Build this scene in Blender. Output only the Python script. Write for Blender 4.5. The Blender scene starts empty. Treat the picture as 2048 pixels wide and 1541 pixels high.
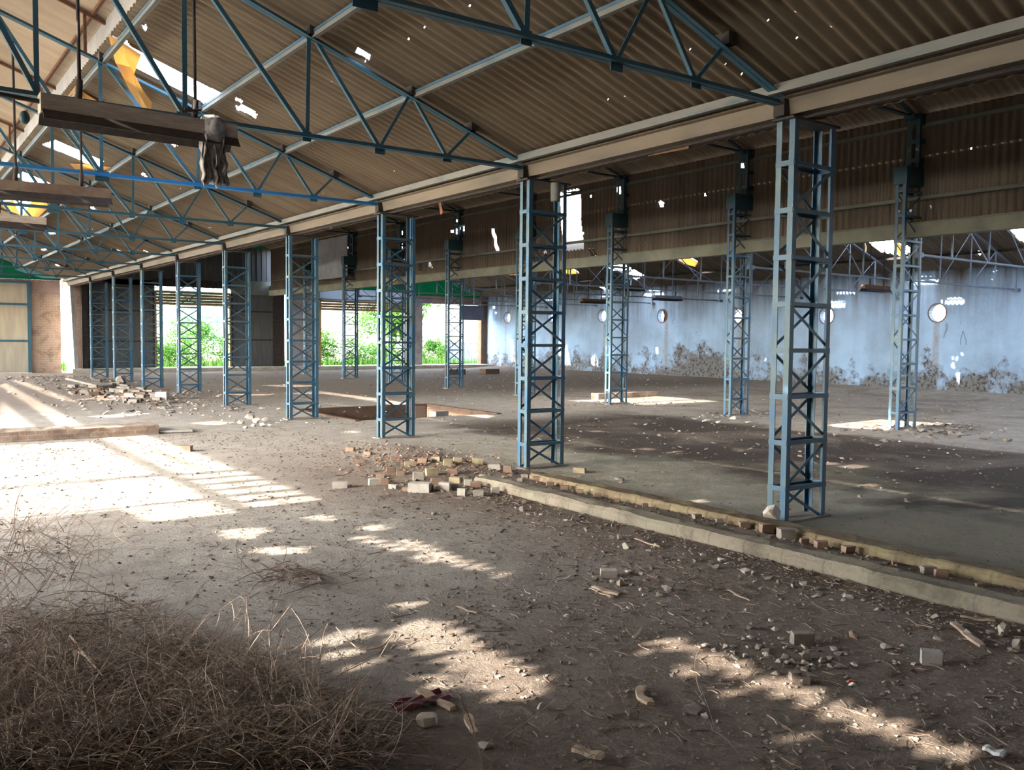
import bpy, bmesh, math, random
from mathutils import Vector, Matrix, noise, Euler
C = bpy.context.scene.collection
R = random.Random(7)
PI = math.pi
V = Vector

# ------------------------------------------------------------------ layout constants (metres)
ROW1, ROW2, WALLR, YB = 6.83, 15.55, 29.3, 43.0
Y0, STEP = 5.27, 4.0
SL = 0.345                      # roof slope
SUN = V((2.05, 0.0, -1.0))      # travel direction of the sunlight

# ------------------------------------------------------------------ camera
YAW, PITCH, ROLL, HC, FPX = 0.628, 0.0528, 0.010, 1.6868, 1761.6
fwd = V((math.sin(YAW)*math.cos(PITCH), math.cos(YAW)*math.cos(PITCH), -math.sin(PITCH)))
rt0 = V((math.cos(YAW), -math.sin(YAW), 0)); up0 = rt0.cross(fwd)
rt = rt0*math.cos(ROLL)+up0*math.sin(ROLL); up = up0*math.cos(ROLL)-rt0*math.sin(ROLL)
cd = bpy.data.cameras.new('camera'); cam = bpy.data.objects.new('camera', cd); C.objects.link(cam)
cd.sensor_width = 36.0; cd.lens = FPX/2048*36.0; cd.clip_start = 0.05; cd.clip_end = 500
cam.matrix_world = Matrix(((rt.x, up.x, -fwd.x, 0), (rt.y, up.y, -fwd.y, 0), (rt.z, up.z, -fwd.z, HC), (0, 0, 0, 1)))
bpy.context.scene.camera = cam

def ray(x, y): return fwd+rt*((x-1024)/FPX)+up*((770.5-y)/FPX)
def atZ(x, y, z=0.0):
    d = ray(x, y); t = (z-HC)/d.z; return V((d.x*t, d.y*t, z))
def atY(x, y, Y):
    d = ray(x, y); t = Y/d.y; return V((d.x*t, Y, HC+d.z*t))
def atX(x, y, X):
    d = ray(x, y); t = X/d.x; return V((X, d.y*t, HC+d.z*t))
def onslope(x, y, e, s, xe):      # plane z = e + s*(xe-X)
    d = ray(x, y); t = (e+s*xe-HC)/(d.z+s*d.x); return V((d.x*t, d.y*t, HC+d.z*t))

# ------------------------------------------------------------------ materials
class NT:
    def __init__(self, name):
        self.m = bpy.data.materials.new(name); self.m.use_nodes = True
        self.t = self.m.node_tree; self.t.nodes.clear()
        self.out = self.n('ShaderNodeOutputMaterial'); self._pos = None
    def n(self, ty, **kw):
        o = self.t.nodes.new(ty)
        for k, v in kw.items(): setattr(o, k, v)
        return o
    def l(self, a, b): self.t.links.new(a, b)
    def val(self, sock, v):
        if hasattr(v, 'is_linked') or isinstance(v, bpy.types.NodeSocket): self.l(v, sock)
        else: sock.default_value = v
    def pos(self):
        if not self._pos: self._pos = self.n('ShaderNodeNewGeometry').outputs['Position']
        return self._pos
    def scaled(self, v):
        m = self.n('ShaderNodeVectorMath', operation='MULTIPLY'); self.l(self.pos(), m.inputs[0]); m.inputs[1].default_value = v
        return m.outputs[0]
    def noise(self, scale=1.0, vec=None, detail=4.0, rough=0.6, dist=0.0):
        n = self.n('ShaderNodeTexNoise'); self.l(vec or self.pos(), n.inputs['Vector'])
        n.inputs['Scale'].default_value = scale; n.inputs['Detail'].default_value = detail
        n.inputs['Roughness'].default_value = rough; n.inputs['Distortion'].default_value = dist
        return n.outputs['Fac']
    def ramp(self, f, a, b, lo=0.0, hi=1.0):
        m = self.n('ShaderNodeMapRange', clamp=True); self.val(m.inputs[0], f)
        m.inputs[1].default_value = a; m.inputs[2].default_value = b; m.inputs[3].default_value = lo; m.inputs[4].default_value = hi
        return m.outputs[0]
    def math(self, op, a, b=0.0, c=None):
        m = self.n('ShaderNodeMath', operation=op); self.val(m.inputs[0], a); self.val(m.inputs[1], b)
        if c is not None: self.val(m.inputs[2], c)
        return m.outputs[0]
    def mix(self, f, a, b):
        m = self.n('ShaderNodeMix', data_type='RGBA'); self.val(m.inputs[0], f)
        for s, v in ((m.inputs[6], a), (m.inputs[7], b)):
            if isinstance(v, tuple): s.default_value = (*v[:3], 1)
            else: self.l(v, s)
        return m.outputs[2]
    def xyz(self):
        s = self.n('ShaderNodeSeparateXYZ'); self.l(self.pos(), s.inputs[0]); return s.outputs
    def bump(self, h, strength=0.4, dist=0.02):
        b = self.n('ShaderNodeBump'); b.inputs['Strength'].default_value = strength; b.inputs['Distance'].default_value = dist
        self.l(h, b.inputs['Height']); return b.outputs[0]
    def done(self, col, rough=0.85, bump=None, metal=0.0, spec=0.3, trans=None):
        p = self.n('ShaderNodeBsdfPrincipled')
        if isinstance(col, tuple): p.inputs['Base Color'].default_value = (*col[:3], 1)
        else: self.l(col, p.inputs['Base Color'])
        self.val(p.inputs['Roughness'], rough); p.inputs['Metallic'].default_value = metal
        p.inputs['Specular IOR Level'].default_value = spec
        if bump is not None: self.l(bump, p.inputs['Normal'])
        sh = p.outputs[0]
        if trans is not None:
            t = self.n('ShaderNodeBsdfTranslucent'); t.inputs[0].default_value = (*trans[0], 1)
            mx = self.n('ShaderNodeMixShader'); mx.inputs[0].default_value = trans[1]
            self.l(sh, mx.inputs[1]); self.l(t.outputs[0], mx.inputs[2]); sh = mx.outputs[0]
        self.l(sh, self.out.inputs[0]); return self.m

def simple(name, a, b, scale=6.0, rough=0.85, bump=0.25, bscale=40.0, lo=0.4, hi=0.65, spec=0.3, stretch=None, speck=None, trans=None):
    t = NT(name); vec = t.scaled(stretch) if stretch else None
    f = t.ramp(t.noise(scale, vec, 5), lo, hi)
    col = t.mix(f, a, b)
    if speck:
        col = t.mix(t.ramp(t.noise(speck[1], None, 6, 0.7), speck[2], speck[2]+0.06), col, speck[0])
    bn = t.bump(t.noise(bscale, vec, 4), bump, 0.01) if bump else None
    return t.done(col, rough, bn, 0.0, spec, trans)

M = {}
M['blue'] = simple('blue_paint', (0.016, 0.082, 0.165), (0.058, 0.105, 0.125), 3.0, 0.55, 0.15, 60, 0.36, 0.62, 0.4, None, ((0.13, 0.085, 0.055), 9, 0.66))
M['sunlitblue'] = simple('sunlit_blue_paint', (0.015, 0.16, 0.42), (0.03, 0.2, 0.42), 3.0, 0.5, 0.1, 60, 0.4, 0.7, 0.4)  # brighter copy of the blue, coloured as if sunlit
M['teal'] = simple('weathered_teal_paint', (0.022, 0.095, 0.155), (0.05, 0.105, 0.13), 4.0, 0.6, 0.15, 60, 0.4, 0.68, 0.4, None, ((0.10, 0.06, 0.04), 12, 0.68))
M['rust'] = simple('rusty_steel', (0.085, 0.045, 0.030), (0.16, 0.075, 0.045), 9.0, 0.85, 0.3, 70)
M['tealdark'] = simple('dark_teal_paint', (0.018, 0.055, 0.075), (0.03, 0.06, 0.065), 4.0, 0.6, 0.15, 60)  # darker teal for brackets, upper legs and middle trusses
M['brownmetal'] = simple('brown_dusty_sheet_metal', (0.15, 0.105, 0.085), (0.20, 0.155, 0.125), 5.0, .85, .25, 40)
M['dark'] = simple('dark_iron', (0.022, 0.020, 0.022), (0.045, 0.035, 0.03), 9.0, 0.7, 0.2, 60)
M['purlin'] = simple('dusty_pale_paint', (0.15, 0.155, 0.145), (0.05, 0.10, 0.12), 2.2, 0.7, 0.2, 50, 0.5, 0.75, 0.3, (3, .6, 3), ((0.17, 0.11, 0.07), 8, 0.67))
M['gutter'] = simple('pale_beige_gutter_paint', (0.145, 0.122, 0.093), (0.085, 0.08, 0.068), 1.5, 0.75, 0.2, 50, 0.42, 0.7, 0.3, (3, .5, 3), ((0.15, 0.085, 0.05), 7, 0.68))
M['roof'] = simple('asbestos_sheet', (0.185, 0.15, 0.11), (0.13, 0.105, 0.08), 1.2, 0.92, 0.15, 30, 0.38, 0.66, 0.15, (.5, 3.5, .5), ((0.13, 0.10, 0.075), 2.2, 0.66))
M['roofpale'] = simple('pale_ridge_sheet', (0.44, 0.37, 0.29), (0.36, 0.30, 0.24), 1.4, 0.92, 0.1, 30, 0.38, 0.66, 0.15, (.5, 2.5, .5))
M['grey'] = simple('grey_cement_sheet', (0.30, 0.31, 0.33), (0.23, 0.24, 0.26), 2.0, 0.9, 0.1, 30)
M['clad'] = simple('brown_grey_cladding_sheet', (0.12, 0.096, 0.072), (0.085, 0.068, 0.054), 1.2, 0.92, 0.15, 30, 0.38, 0.66, 0.15, (2, 2, .4))
M['beam'] = simple('green_grey_beam_paint', (0.14, 0.15, 0.12), (0.09, 0.10, 0.085), 1.5, 0.8, 0.2, 40)
M['yellow'] = simple('yellowed_fibreglass', (0.70, 0.50, 0.22), (0.58, 0.37, 0.13), 5.0, 0.6, 0.2, 20, trans=((0.80, 0.52, 0.19), 0.55))
M['green'] = simple('green_fibreglass', (0.003, 0.10, 0.055), (0.002, 0.05, 0.03), 1.2, 0.6, 0.1, 20, trans=((0.0, 0.14, 0.075), 0.5))
M['cyan'] = simple('sky_gap_cyan', (0.35, 0.65, 0.70), (0.25, 0.55, 0.65), 3.0, 0.6, 0.1, 20, trans=((0.45, 0.8, 0.85), 0.6))  # sheet colour stands in for bright sky in the gable gaps
M['trough'] = simple('dusty_grey_sheet_metal', (0.30, 0.255, 0.22), (0.40, 0.365, 0.34), 5.0, 0.85, 0.25, 40, 0.4, 0.7, 0.2, (1, 3, 6))
M['rag'] = simple('grey_cotton_rag', (0.29, 0.29, 0.295), (0.17, 0.17, 0.172), 14.0, 0.95, 0.4, 60)
M['white'] = simple('whitewashed_plaster', (0.72, 0.71, 0.68), (0.55, 0.53, 0.50), 3.0, 0.9, 0.2, 30)
M['doorsheet'] = simple('cream_door_sheet', (0.42, 0.38, 0.30), (0.34, 0.31, 0.26), 1.5, 0.8, 0.1, 30, stretch=(4, 4, .5))
M['greysteel'] = simple('dark_grey_steel_sheet', (0.085, 0.09, 0.095), (0.06, 0.064, 0.07), 1.5, 0.7, 0.1, 30, stretch=(4, 4, .5))
M['slats'] = simple('yellow_brown_shutter_slats', (0.28, 0.20, 0.08), (0.20, 0.14, 0.06), 2.0, 0.7, 0.1, 30, stretch=(.5, 1, 6))
M['fascia'] = simple('pale_blue_fascia', (0.40, 0.45, 0.52), (0.34, 0.39, 0.46), 2.0, 0.7, 0.1, 30, trans=((0.28, 0.31, 0.36), 0.5))
M['sign'] = simple('slate_blue_board', (0.10, 0.11, 0.17), (0.08, 0.09, 0.14), 2.0, 0.6, 0.1, 30)
M['galv'] = simple('galvanised_fence_sheet', (0.34, 0.37, 0.39), (0.25, 0.28, 0.30), 2.0, 0.5, 0.1, 30)
M['plaster'] = simple('stained_grey_plaster', (0.30, 0.29, 0.31), (0.20, 0.19, 0.21), 2.0, 0.9, 0.2, 30)
M['pinkplaster'] = simple('pinkish_plaster', (0.30, 0.21, 0.19), (0.22, 0.16, 0.14), 2.0, 0.9, 0.2, 30)
M['brown'] = simple('brown_masonry', (0.12, 0.075, 0.05), (0.08, 0.05, 0.035), 3.0, 0.9, 0.3, 30)
M['leaf'] = simple('green_leaves', (0.022, 0.085, 0.006), (0.05, 0.15, 0.009), 2.5, 0.7, 0, trans=((0.05, 0.16, 0.008), 0.25))
M['leafdark'] = simple('deep_green_leaves', (0.02, 0.075, 0.008), (0.045, 0.13, 0.012), 2.5, 0.6, 0, trans=((0.05, 0.16, 0.012), 0.3))
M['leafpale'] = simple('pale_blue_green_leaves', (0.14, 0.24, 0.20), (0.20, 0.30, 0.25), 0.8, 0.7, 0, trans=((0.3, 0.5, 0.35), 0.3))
M['bark'] = simple('grey_bark', (0.26, 0.22, 0.19), (0.18, 0.15, 0.13), 6.0)
M['twig'] = simple('dry_brown_twigs', (0.27, 0.19, 0.14), (0.44, 0.35, 0.28), 9.0, 0.8, 0)
M['twigdark'] = simple('dark_dry_twigs', (0.12, 0.088, 0.07), (0.25, 0.19, 0.15), 9.0, 0.85, 0)
M['twigpale'] = simple('bleached_dry_wood', (0.40, 0.31, 0.22), (0.28, 0.21, 0.15), 12.0, 0.8, 0.2, 60)
M['stone'] = simple('dusty_grey_rubble', (0.25, 0.22, 0.19), (0.16, 0.138, 0.118), 7.0, 0.95, 0.4, 50)
M['stonepale'] = simple('pale_mortar_lumps', (0.46, 0.42, 0.36), (0.34, 0.30, 0.26), 7.0, 0.95, 0.4, 50)
M['brickgrey'] = simple('lime_coated_brick', (0.40, 0.385, 0.35), (0.29, 0.27, 0.235), 6.0, 0.95, 0.4, 50)
M['brickred'] = simple('broken_red_brick', (0.25, 0.165, 0.12), (0.20, 0.145, 0.11), 7.0, 0.95, 0.4, 50)
M['brickyellow'] = simple('mossy_yellow_brick', (0.30, 0.255, 0.165), (0.22, 0.18, 0.12), 7.0, 0.95, 0.4, 50)
M['concrete'] = simple('pale_concrete', (0.40, 0.38, 0.33), (0.28, 0.26, 0.22), 4.0, 0.95, 0.3, 40)
M['outground'] = simple('dry_outdoor_ground', (0.42, 0.36, 0.28), (0.32, 0.27, 0.2), 1.0, 0.95, 0.2, 20)
M['lowbounce'] = simple('low_bounce_ground', (0.06, 0.07, 0.035), (0.09, 0.085, 0.05), 1.0, 0.95, 0.2, 20)  # unseen west ground, kept dark so little light bounces to the roof
M['compound'] = simple('pale_compound_wall', (0.72, 0.62, 0.55), (0.62, 0.52, 0.46), 1.0, 0.95, 0.1, 20)
M['maroon'] = simple('maroon_plastic', (0.10, 0.015, 0.025), (0.06, 0.01, 0.02), 20, 0.4, 0.1, 60)
M['orange'] = simple('orange_wrapper', (0.55, 0.15, 0.06), (0.45, 0.12, 0.05), 20, 0.5, 0.1, 60)
M['paper'] = simple('white_paper_scrap', (0.6, 0.6, 0.58), (0.45, 0.46, 0.47), 20, 0.7, 0.1, 60)

def brickmat(name, c1, c2, mortar, axis, bw=0.23, bh=0.075, dirt=(0.3, 0.27, 0.22), dirtf=0.5, mort=0.012):
    t = NT(name); s = t.xyz(); cb = t.n('ShaderNodeCombineXYZ')
    t.l(s[0 if axis == 'x' else 1], cb.inputs[0]); t.l(s[2], cb.inputs[1])
    b = t.n('ShaderNodeTexBrick'); t.l(cb.outputs[0], b.inputs['Vector'])
    b.inputs['Color1'].default_value = (*c1, 1); b.inputs['Color2'].default_value = (*c2, 1); b.inputs['Mortar'].default_value = (*mortar, 1)
    b.inputs['Scale'].default_value = 1.0; b.inputs['Mortar Size'].default_value = mort
    b.inputs['Brick Width'].default_value = bw; b.inputs['Row Height'].default_value = bh; b.inputs['Bias'].default_value = 0.0
    col = t.mix(t.ramp(t.noise(3.0, None, 5), 0.45, 0.7, 0, dirtf), b.outputs['Color'], dirt)
    col = t.mix(t.ramp(t.noise(14.0, None, 5), 0.55, 0.75, 0, .6), col, (mortar[0]*.5, mortar[1]*.5, mortar[2]*.5))
    col = t.mix(t.math('MULTIPLY', t.ramp(t.noise(1.7, None, 6, .7, .4), .5, .66), .7), col, tuple(c*.45 for c in c2))
    h = t.math('MULTIPLY', b.outputs['Fac'], -0.7); h = t.math('ADD', h, t.noise(40.0))
    M[name] = t.done(col, 0.95, t.bump(h, 0.5, 0.02), 0, 0.15)
brickmat('wallbrick', (0.33, 0.225, 0.18), (0.27, 0.19, 0.15), (0.36, 0.30, 0.25), 'x', dirt=(0.33, 0.25, 0.2), dirtf=.6)
brickmat('kerbfront', (0.25, 0.215, 0.165), (0.20, 0.175, 0.135), (0.17, 0.145, 0.115), 'y', .36, .2, (0.22, 0.22, 0.15), .7, .008)
brickmat('kerbback', (0.215, 0.165, 0.10), (0.18, 0.14, 0.09), (0.12, 0.09, 0.06), 'y', .235, .1, (0.24, 0.215, 0.12), .7, .012)

brickmat('ledgebrick', (0.30, 0.20, 0.15), (0.24, 0.165, 0.125), (0.30, 0.25, 0.2), 'x', dirt=(0.33, 0.28, 0.23), dirtf=.7)
def floor_mat():
    t = NT('dusty_floor'); s = t.xyz(); X, Y = s[0], s[1]
    n1 = t.noise(0.55, None, 6, 0.6, 0.4); n2 = t.noise(2.6, None, 6, 0.65); n3 = t.noise(17.0, None, 6, 0.75); n4 = t.noise(60.0, None, 4, 0.7)
    conc = t.mix(t.ramp(n2, .35, .7), (0.385, 0.355, 0.32), (0.26, 0.235, 0.205))     # dusty concrete
    dirt = t.mix(t.ramp(n3, .35, .68), (0.105, 0.083, 0.068), (0.25, 0.205, 0.168))   # loose soil
    wob = t.math('MULTIPLY', t.math('SUBTRACT', n1, .5), 3.2)
    wob2 = t.math('MULTIPLY', t.math('SUBTRACT', n2, .5), 1.2)
    xx = t.math('ADD', X, wob); yy = t.math('ADD', t.math('ADD', Y, wob), wob2)
    # loose soil: near the camera, along the kerb, and in belts under the column rows
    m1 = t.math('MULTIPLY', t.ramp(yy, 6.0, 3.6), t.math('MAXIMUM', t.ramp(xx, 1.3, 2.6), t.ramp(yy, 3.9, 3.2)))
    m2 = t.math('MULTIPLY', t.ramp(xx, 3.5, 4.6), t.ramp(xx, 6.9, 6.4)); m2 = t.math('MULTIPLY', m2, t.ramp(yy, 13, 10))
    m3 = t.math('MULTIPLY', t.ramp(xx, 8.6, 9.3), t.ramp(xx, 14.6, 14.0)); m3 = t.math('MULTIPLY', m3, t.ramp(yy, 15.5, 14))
    m4 = t.ramp(yy, 19.5, 24); m4b = t.math('MULTIPLY', t.ramp(xx, 15.8, 16.6), t.ramp(n1, .48, .6, 0, .6))
    m5 = t.ramp(yy, 2.6, 1.4)
    m6 = t.math('MULTIPLY', t.ramp(t.math('ADD', t.math('ADD', X, t.math('MULTIPLY', Y, .375)), t.math('MULTIPLY', wob, .12)), 3.15, 2.65), t.ramp(t.math('ADD', Y, t.math('MULTIPLY', wob, .2)), 5.1, 4.3))
    mk = m1
    for q in (m2, m3, m4, m4b, m5, m6): mk = t.math('MAXIMUM', mk, q)
    mk = t.math('MULTIPLY', mk, t.ramp(n3, .30, .50, .60, 1.0))
    conc = t.mix(t.ramp(t.noise(7.0, None, 6, .75, .3), .52, .66, 0, .55), conc, (0.20, 0.175, 0.15)); col = t.mix(mk, conc, dirt)
    # greenish algae on the concrete of the middle bay beside the kerb
    g = t.math('MULTIPLY', t.ramp(X, 6.7, 7.0), t.ramp(xx, 11.5, 9.5)); g = t.math('MULTIPLY', g, t.ramp(yy, 12.5, 9.5))
    col = t.mix(t.math('MULTIPLY', g, t.ramp(n2, .35, .62, .25, .8)), col, (0.21, 0.205, 0.145))
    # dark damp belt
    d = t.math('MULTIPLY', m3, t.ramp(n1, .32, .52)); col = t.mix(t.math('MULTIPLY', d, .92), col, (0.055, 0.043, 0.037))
    # fine litter specks
    col = t.mix(t.ramp(n4, .66, .72, 0, .55), col, (0.36, 0.33, 0.29))
    col = t.mix(t.ramp(t.noise(26.0, None, 6, .75), .57, .66, 0, .7), col, (0.06, 0.048, 0.04))
    h = t.math('ADD', t.math('MULTIPLY', n3, 1.0), t.math('MULTIPLY', n4, .5))
    M['floor'] = t.done(col, 0.95, t.bump(h, .7, 0.04), 0, 0.12)
floor_mat()

def plaster_wall():
    t = NT('stained_blue_grey_plaster'); s = t.xyz(); Z = s[2]
    n1 = t.noise(0.45, None, 6, .6); n2 = t.noise(1.2, None, 8, .68, .15); n3 = t.noise(9, None, 5, .7); n4 = t.noise(.33, t.scaled((1, 1, 1.4)), 5, .6)
    col = t.mix(t.ramp(n1, .38, .62), (0.21, 0.34, 0.55), (0.145, 0.225, 0.35))
    col = t.mix(t.ramp(n3, .45, .75, 0, .35), col, (0.24, 0.34, 0.48))
    st = t.noise(1.3, t.scaled((1, 1.6, .12)), 5, .65)
    col = t.mix(t.math('MULTIPLY', t.ramp(st, .40, .62), t.ramp(Z, 2.4, 3.9, .12, 1)), col, (0.075, 0.072, 0.07))
    # brown drip lines below the fan openings
    fr = t.math('ABSOLUTE', t.math('SUBTRACT', t.math('FRACT', t.math('DIVIDE', t.math('SUBTRACT', s[1], 13.72), 4.2)), .5))
    col = t.mix(t.math('MULTIPLY', t.math('MULTIPLY', t.ramp(fr, .035, .012), t.ramp(Z, 2.7, 2.4)), t.ramp(n3, .35, .6, .25, .8)), col, (0.17, 0.15, 0.13))
    # fallen plaster and soot near the ground
    lo = t.math('ADD', t.ramp(Z, 1.9, .2, 0, .30), t.math('ADD', t.math('MULTIPLY', n2, .75), t.math('MULTIPLY', n4, .35)))
    gy = t.ramp(t.math('ABSOLUTE', t.math('SUBTRACT', s[1], 26.6)), 2.6, .6, 0, .16); lo = t.math('ADD', lo, t.math('MULTIPLY', gy, t.ramp(Z, 2.4, 1.2)))
    col = t.mix(t.ramp(lo, .735, .86), col, (0.10, 0.108, 0.12))
    col = t.mix(t.math('MULTIPLY', t.ramp(lo, .72, .82), t.ramp(n3, .48, .60)), col, (0.035, 0.035, 0.04))
    col = t.mix(t.ramp(t.noise(.8, None, 6, .6, 1.0), .655, .70, 0, .75), col, (0.06, 0.058, 0.058))
    M['farwall'] = t.done(col, .92, t.bump(n3, .3, .02), 0, .15)
plaster_wall()

# ------------------------------------------------------------------ mesh helpers
class MB:
    def __init__(self): self.v = []; self.f = []
    def add(self, vs, fs):
        b = len(self.v); self.v += [tuple(p) for p in vs]; self.f += [tuple(i+b for i in q) for q in fs]
    def box(self, x0, x1, y0, y1, z0, z1):
        self.add([(x0, y0, z0), (x1, y0, z0), (x1, y1, z0), (x0, y1, z0), (x0, y0, z1), (x1, y0, z1), (x1, y1, z1), (x0, y1, z1)],
                 [(0, 3, 2, 1), (4, 5, 6, 7), (0, 1, 5, 4), (1, 2, 6, 5), (2, 3, 7, 6), (3, 0, 4, 7)]); return self
    def extr(self, prof, p, q, u, v):
        p, q, u, v = V(p), V(q), V(u), V(v); n = len(prof)
        vs = [p+u*a+v*b for a, b in prof]+[q+u*a+v*b for a, b in prof]
        fs = [(i, (i+1) % n, (i+1) % n+n, i+n) for i in range(n)]+[tuple(range(n))[::-1], tuple(range(n, 2*n))]
        self.add(vs, fs); return self
    def angle(self, p, q, w, t, side=(0, 1, 0), upv=None):      # L-section: one leg in the plane, one leg along 'side'
        d = (V(q)-V(p)).normalized(); s = V(side); s = (s-d*s.dot(d)).normalized(); u = s.cross(d)
        if upv is not None and u.dot(V(upv)) < 0: u = -u
        return self.extr([(0, 0), (w, 0), (w, t), (t, t), (t, w), (0, w)], p, q, u, s)
    def bar(self, p, q, w, h, side=(0, 1, 0)):
        d = (V(q)-V(p)).normalized(); s = V(side); s = (s-d*s.dot(d)).normalized(); u = s.cross(d)
        return self.extr([(-w/2, -h/2), (w/2, -h/2), (w/2, h/2), (-w/2, h/2)], p, q, s, u)
    def tube(self, pts, r, n=6, taper=None, caps=True):
        pts = [V(p) for p in pts]; k = len(pts); b = len(self.v); a = V((0.31, 0.2, 0.93))
        for i, p in enumerate(pts):
            d = (pts[min(i+1, k-1)]-pts[max(i-1, 0)]).normalized()
            e1 = d.cross(a)
            if e1.length < .05: e1 = d.cross(V((1, 0, 0)))
            e1.normalize(); e2 = d.cross(e1)
            rr = r if taper is None else r+(taper-r)*i/(k-1)
            for j in range(n):
                c = 2*PI*j/n; self.v.append(tuple(p+e1*math.cos(c)*rr+e2*math.sin(c)*rr))
        for i in range(k-1):
            for j in range(n):
                self.f.append((b+i*n+j, b+i*n+(j+1) % n, b+(i+1)*n+(j+1) % n, b+(i+1)*n+j))
        if caps: self.f.append(tuple(range(b+n-1, b-1, -1))); self.f.append(tuple(range(b+(k-1)*n, b+k*n)))
        return self
    def poly(self, pts, d):              # prism: polygon pts swept by vector d
        pts = [V(p) for p in pts]; n = len(pts); d = V(d)
        self.add(pts+[p+d for p in pts], [tuple(range(n))[::-1], tuple(range(n, 2*n))]+[(i, (i+1) % n, (i+1) % n+n, i+n) for i in range(n)]); return self
    def inst(self, vs, fs, loc, rot, sc):
        m = Matrix.LocRotScale(V(loc), rot, V(sc)); self.add([m @ V(p) for p in vs], fs)
    def build(self, name, mat, parent=None, smooth=False):
        me = bpy.data.meshes.new(name); me.from_pydata(self.v, [], self.f); me.materials.append(mat)
        if smooth: me.polygons.foreach_set('use_smooth', [True]*len(me.polygons))
        me.update(); o = bpy.data.objects.new(name, me); C.objects.link(o)
        if parent: o.parent = parent
        return o

def tag(o, label=None, cat=None, group=None, kind=None):
    if label: o['label'] = label
    if cat: o['category'] = cat
    if group: o['group'] = group
    if kind: o['kind'] = kind
    return o
def empty(name, loc, label, cat, group=None, rz=0):
    o = bpy.data.objects.new(name, None); C.objects.link(o); o.location = loc; o.rotation_euler = (0, 0, rz); o.empty_display_size = .1
    return tag(o, label, cat, group)
def struct(o): return tag(o, kind='structure')
def dup(root, loc, label, group=None):
    r = root.copy(); C.objects.link(r); r.location = loc; r['label'] = label
    if group: r['group'] = group
    for ch in list(root.children):
        c = ch.copy(); C.objects.link(c); c.parent = r
        for g in list(ch.children):
            d = g.copy(); C.objects.link(d); d.parent = c
    return r

def hull(n=14, sx=1, sy=1, sz=1, rng=R, boxy=0):
    bm = bmesh.new()
    if boxy:
        for a in (-1, 1):
            for b in (-1, 1):
                for c in (-1, 1):
                    for k in range(2):
                        bm.verts.new((a*sx*.5*(1-rng.random()*boxy), b*sy*.5*(1-rng.random()*boxy), c*sz*.5*(1-rng.random()*boxy)))
    else:
        for i in range(n):
            v = V((rng.gauss(0, 1), rng.gauss(0, 1), rng.gauss(0, 1))).normalized()*rng.uniform(.75, 1)
            bm.verts.new((v.x*sx*.5, v.y*sy*.5, v.z*sz*.5))
    r = bmesh.ops.convex_hull(bm, input=bm.verts)
    bad = {g for g in list(r['geom_interior'])+list(r['geom_unused']) if isinstance(g, bmesh.types.BMVert)}
    bmesh.ops.delete(bm, geom=list(bad), context='VERTS')
    bm.verts.index_update(); vs = [v.co.copy() for v in bm.verts]; fs = [tuple(v.index for v in f.verts) for f in bm.faces]; bm.free()
    return vs, fs

# polygon interval cutting -----------------------------------------------------
def crossings(poly, v):               # poly: list of (u,v); returns u-intervals inside at this v
    xs = []
    n = len(poly)
    for i in range(n):
        (u0, v0), (u1, v1) = poly[i], poly[(i+1) % n]
        if (v0 <= v) != (v1 <= v): xs.append(u0+(u1-u0)*(v-v0)/(v1-v0))
    xs.sort(); return [(xs[i], xs[i+1]) for i in range(0, len(xs)-1, 2)]
def strips(us, ue, vs, ve, nv, holes):
    """yield (v0, v1, [(ua, ub)...]) strips with the holes removed"""
    hb = [(min(p[1] for p in h), max(p[1] for p in h), h) for h in holes]
    for j in range(nv):
        v0 = vs+(ve-vs)*j/nv; v1 = vs+(ve-vs)*(j+1)/nv; vm = (v0+v1)/2
        cut = []
        for lo, hi, h in hb:
            if lo <= vm <= hi: cut += crossings(h, vm)
        cut.sort(); segs = []; a = us
        for c0, c1 in cut:
            if c0 > a: segs.append((a, min(c0, ue)))
            a = max(a, c1)
            if a >= ue: break
        if a < ue: segs.append((a, ue))
        yield v0, v1, segs
def sheet(name, P, us, ue, vs, ve, pitch, amp, holes, mat, seg=8, nrm=(0, 0, 1), breaks=()):
    """corrugated sheet; P(u,v)->Vector, ridges run along u and repeat along v"""
    nv = max(1, round((ve-vs)/pitch*seg)); N = V(nrm); idx = {}; mb = MB()
    def vid(u, v):
        k = (round(u, 3), round(v, 4))
        if k not in idx:
            idx[k] = len(mb.v); mb.v.append(tuple(P(u, v)+N*amp*math.sin(2*PI*v/pitch)))
        return idx[k]
    for v0, v1, segs in strips(us, ue, vs, ve, nv, holes):
        for a, b in segs:
            mb.f.append((vid(a, v0), vid(b, v0), vid(b, v1), vid(a, v1)))
    return mb.build(name, mat, smooth=True)
def rect(u0, u1, v0, v1): return [(u0, v0), (u1, v0), (u1, v1), (u0, v1)]

# ------------------------------------------------------------------ sunlight paths -> openings
RZ = lambda x: 4.06+SL*(6.84-abs(x))          # underside of the near-bay roof sheets
MONX, MONH = 2.80, 0.50                        # ridge ventilator half width and lift
END0, END1 = -3.0, 43.2
left_holes, mon_holes = [], []
def sun_floor(poly):
    """opening in the left roof slope (and ridge ventilator) that lets the sun reach this floor polygon"""
    pm = [((p[0]-2.05*(4.06+SL*6.84))/(1+2.05*SL), p[1]) for p in poly]
    left_holes.append(pm)
    mon_holes.append([((p[0]-2.05*(4.06+MONH+SL*6.84))/(1+2.05*SL), p[1]) for p in poly])
def sf(*img): sun_floor([tuple(atZ(x, y)[:2]) for x, y in img])
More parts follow.
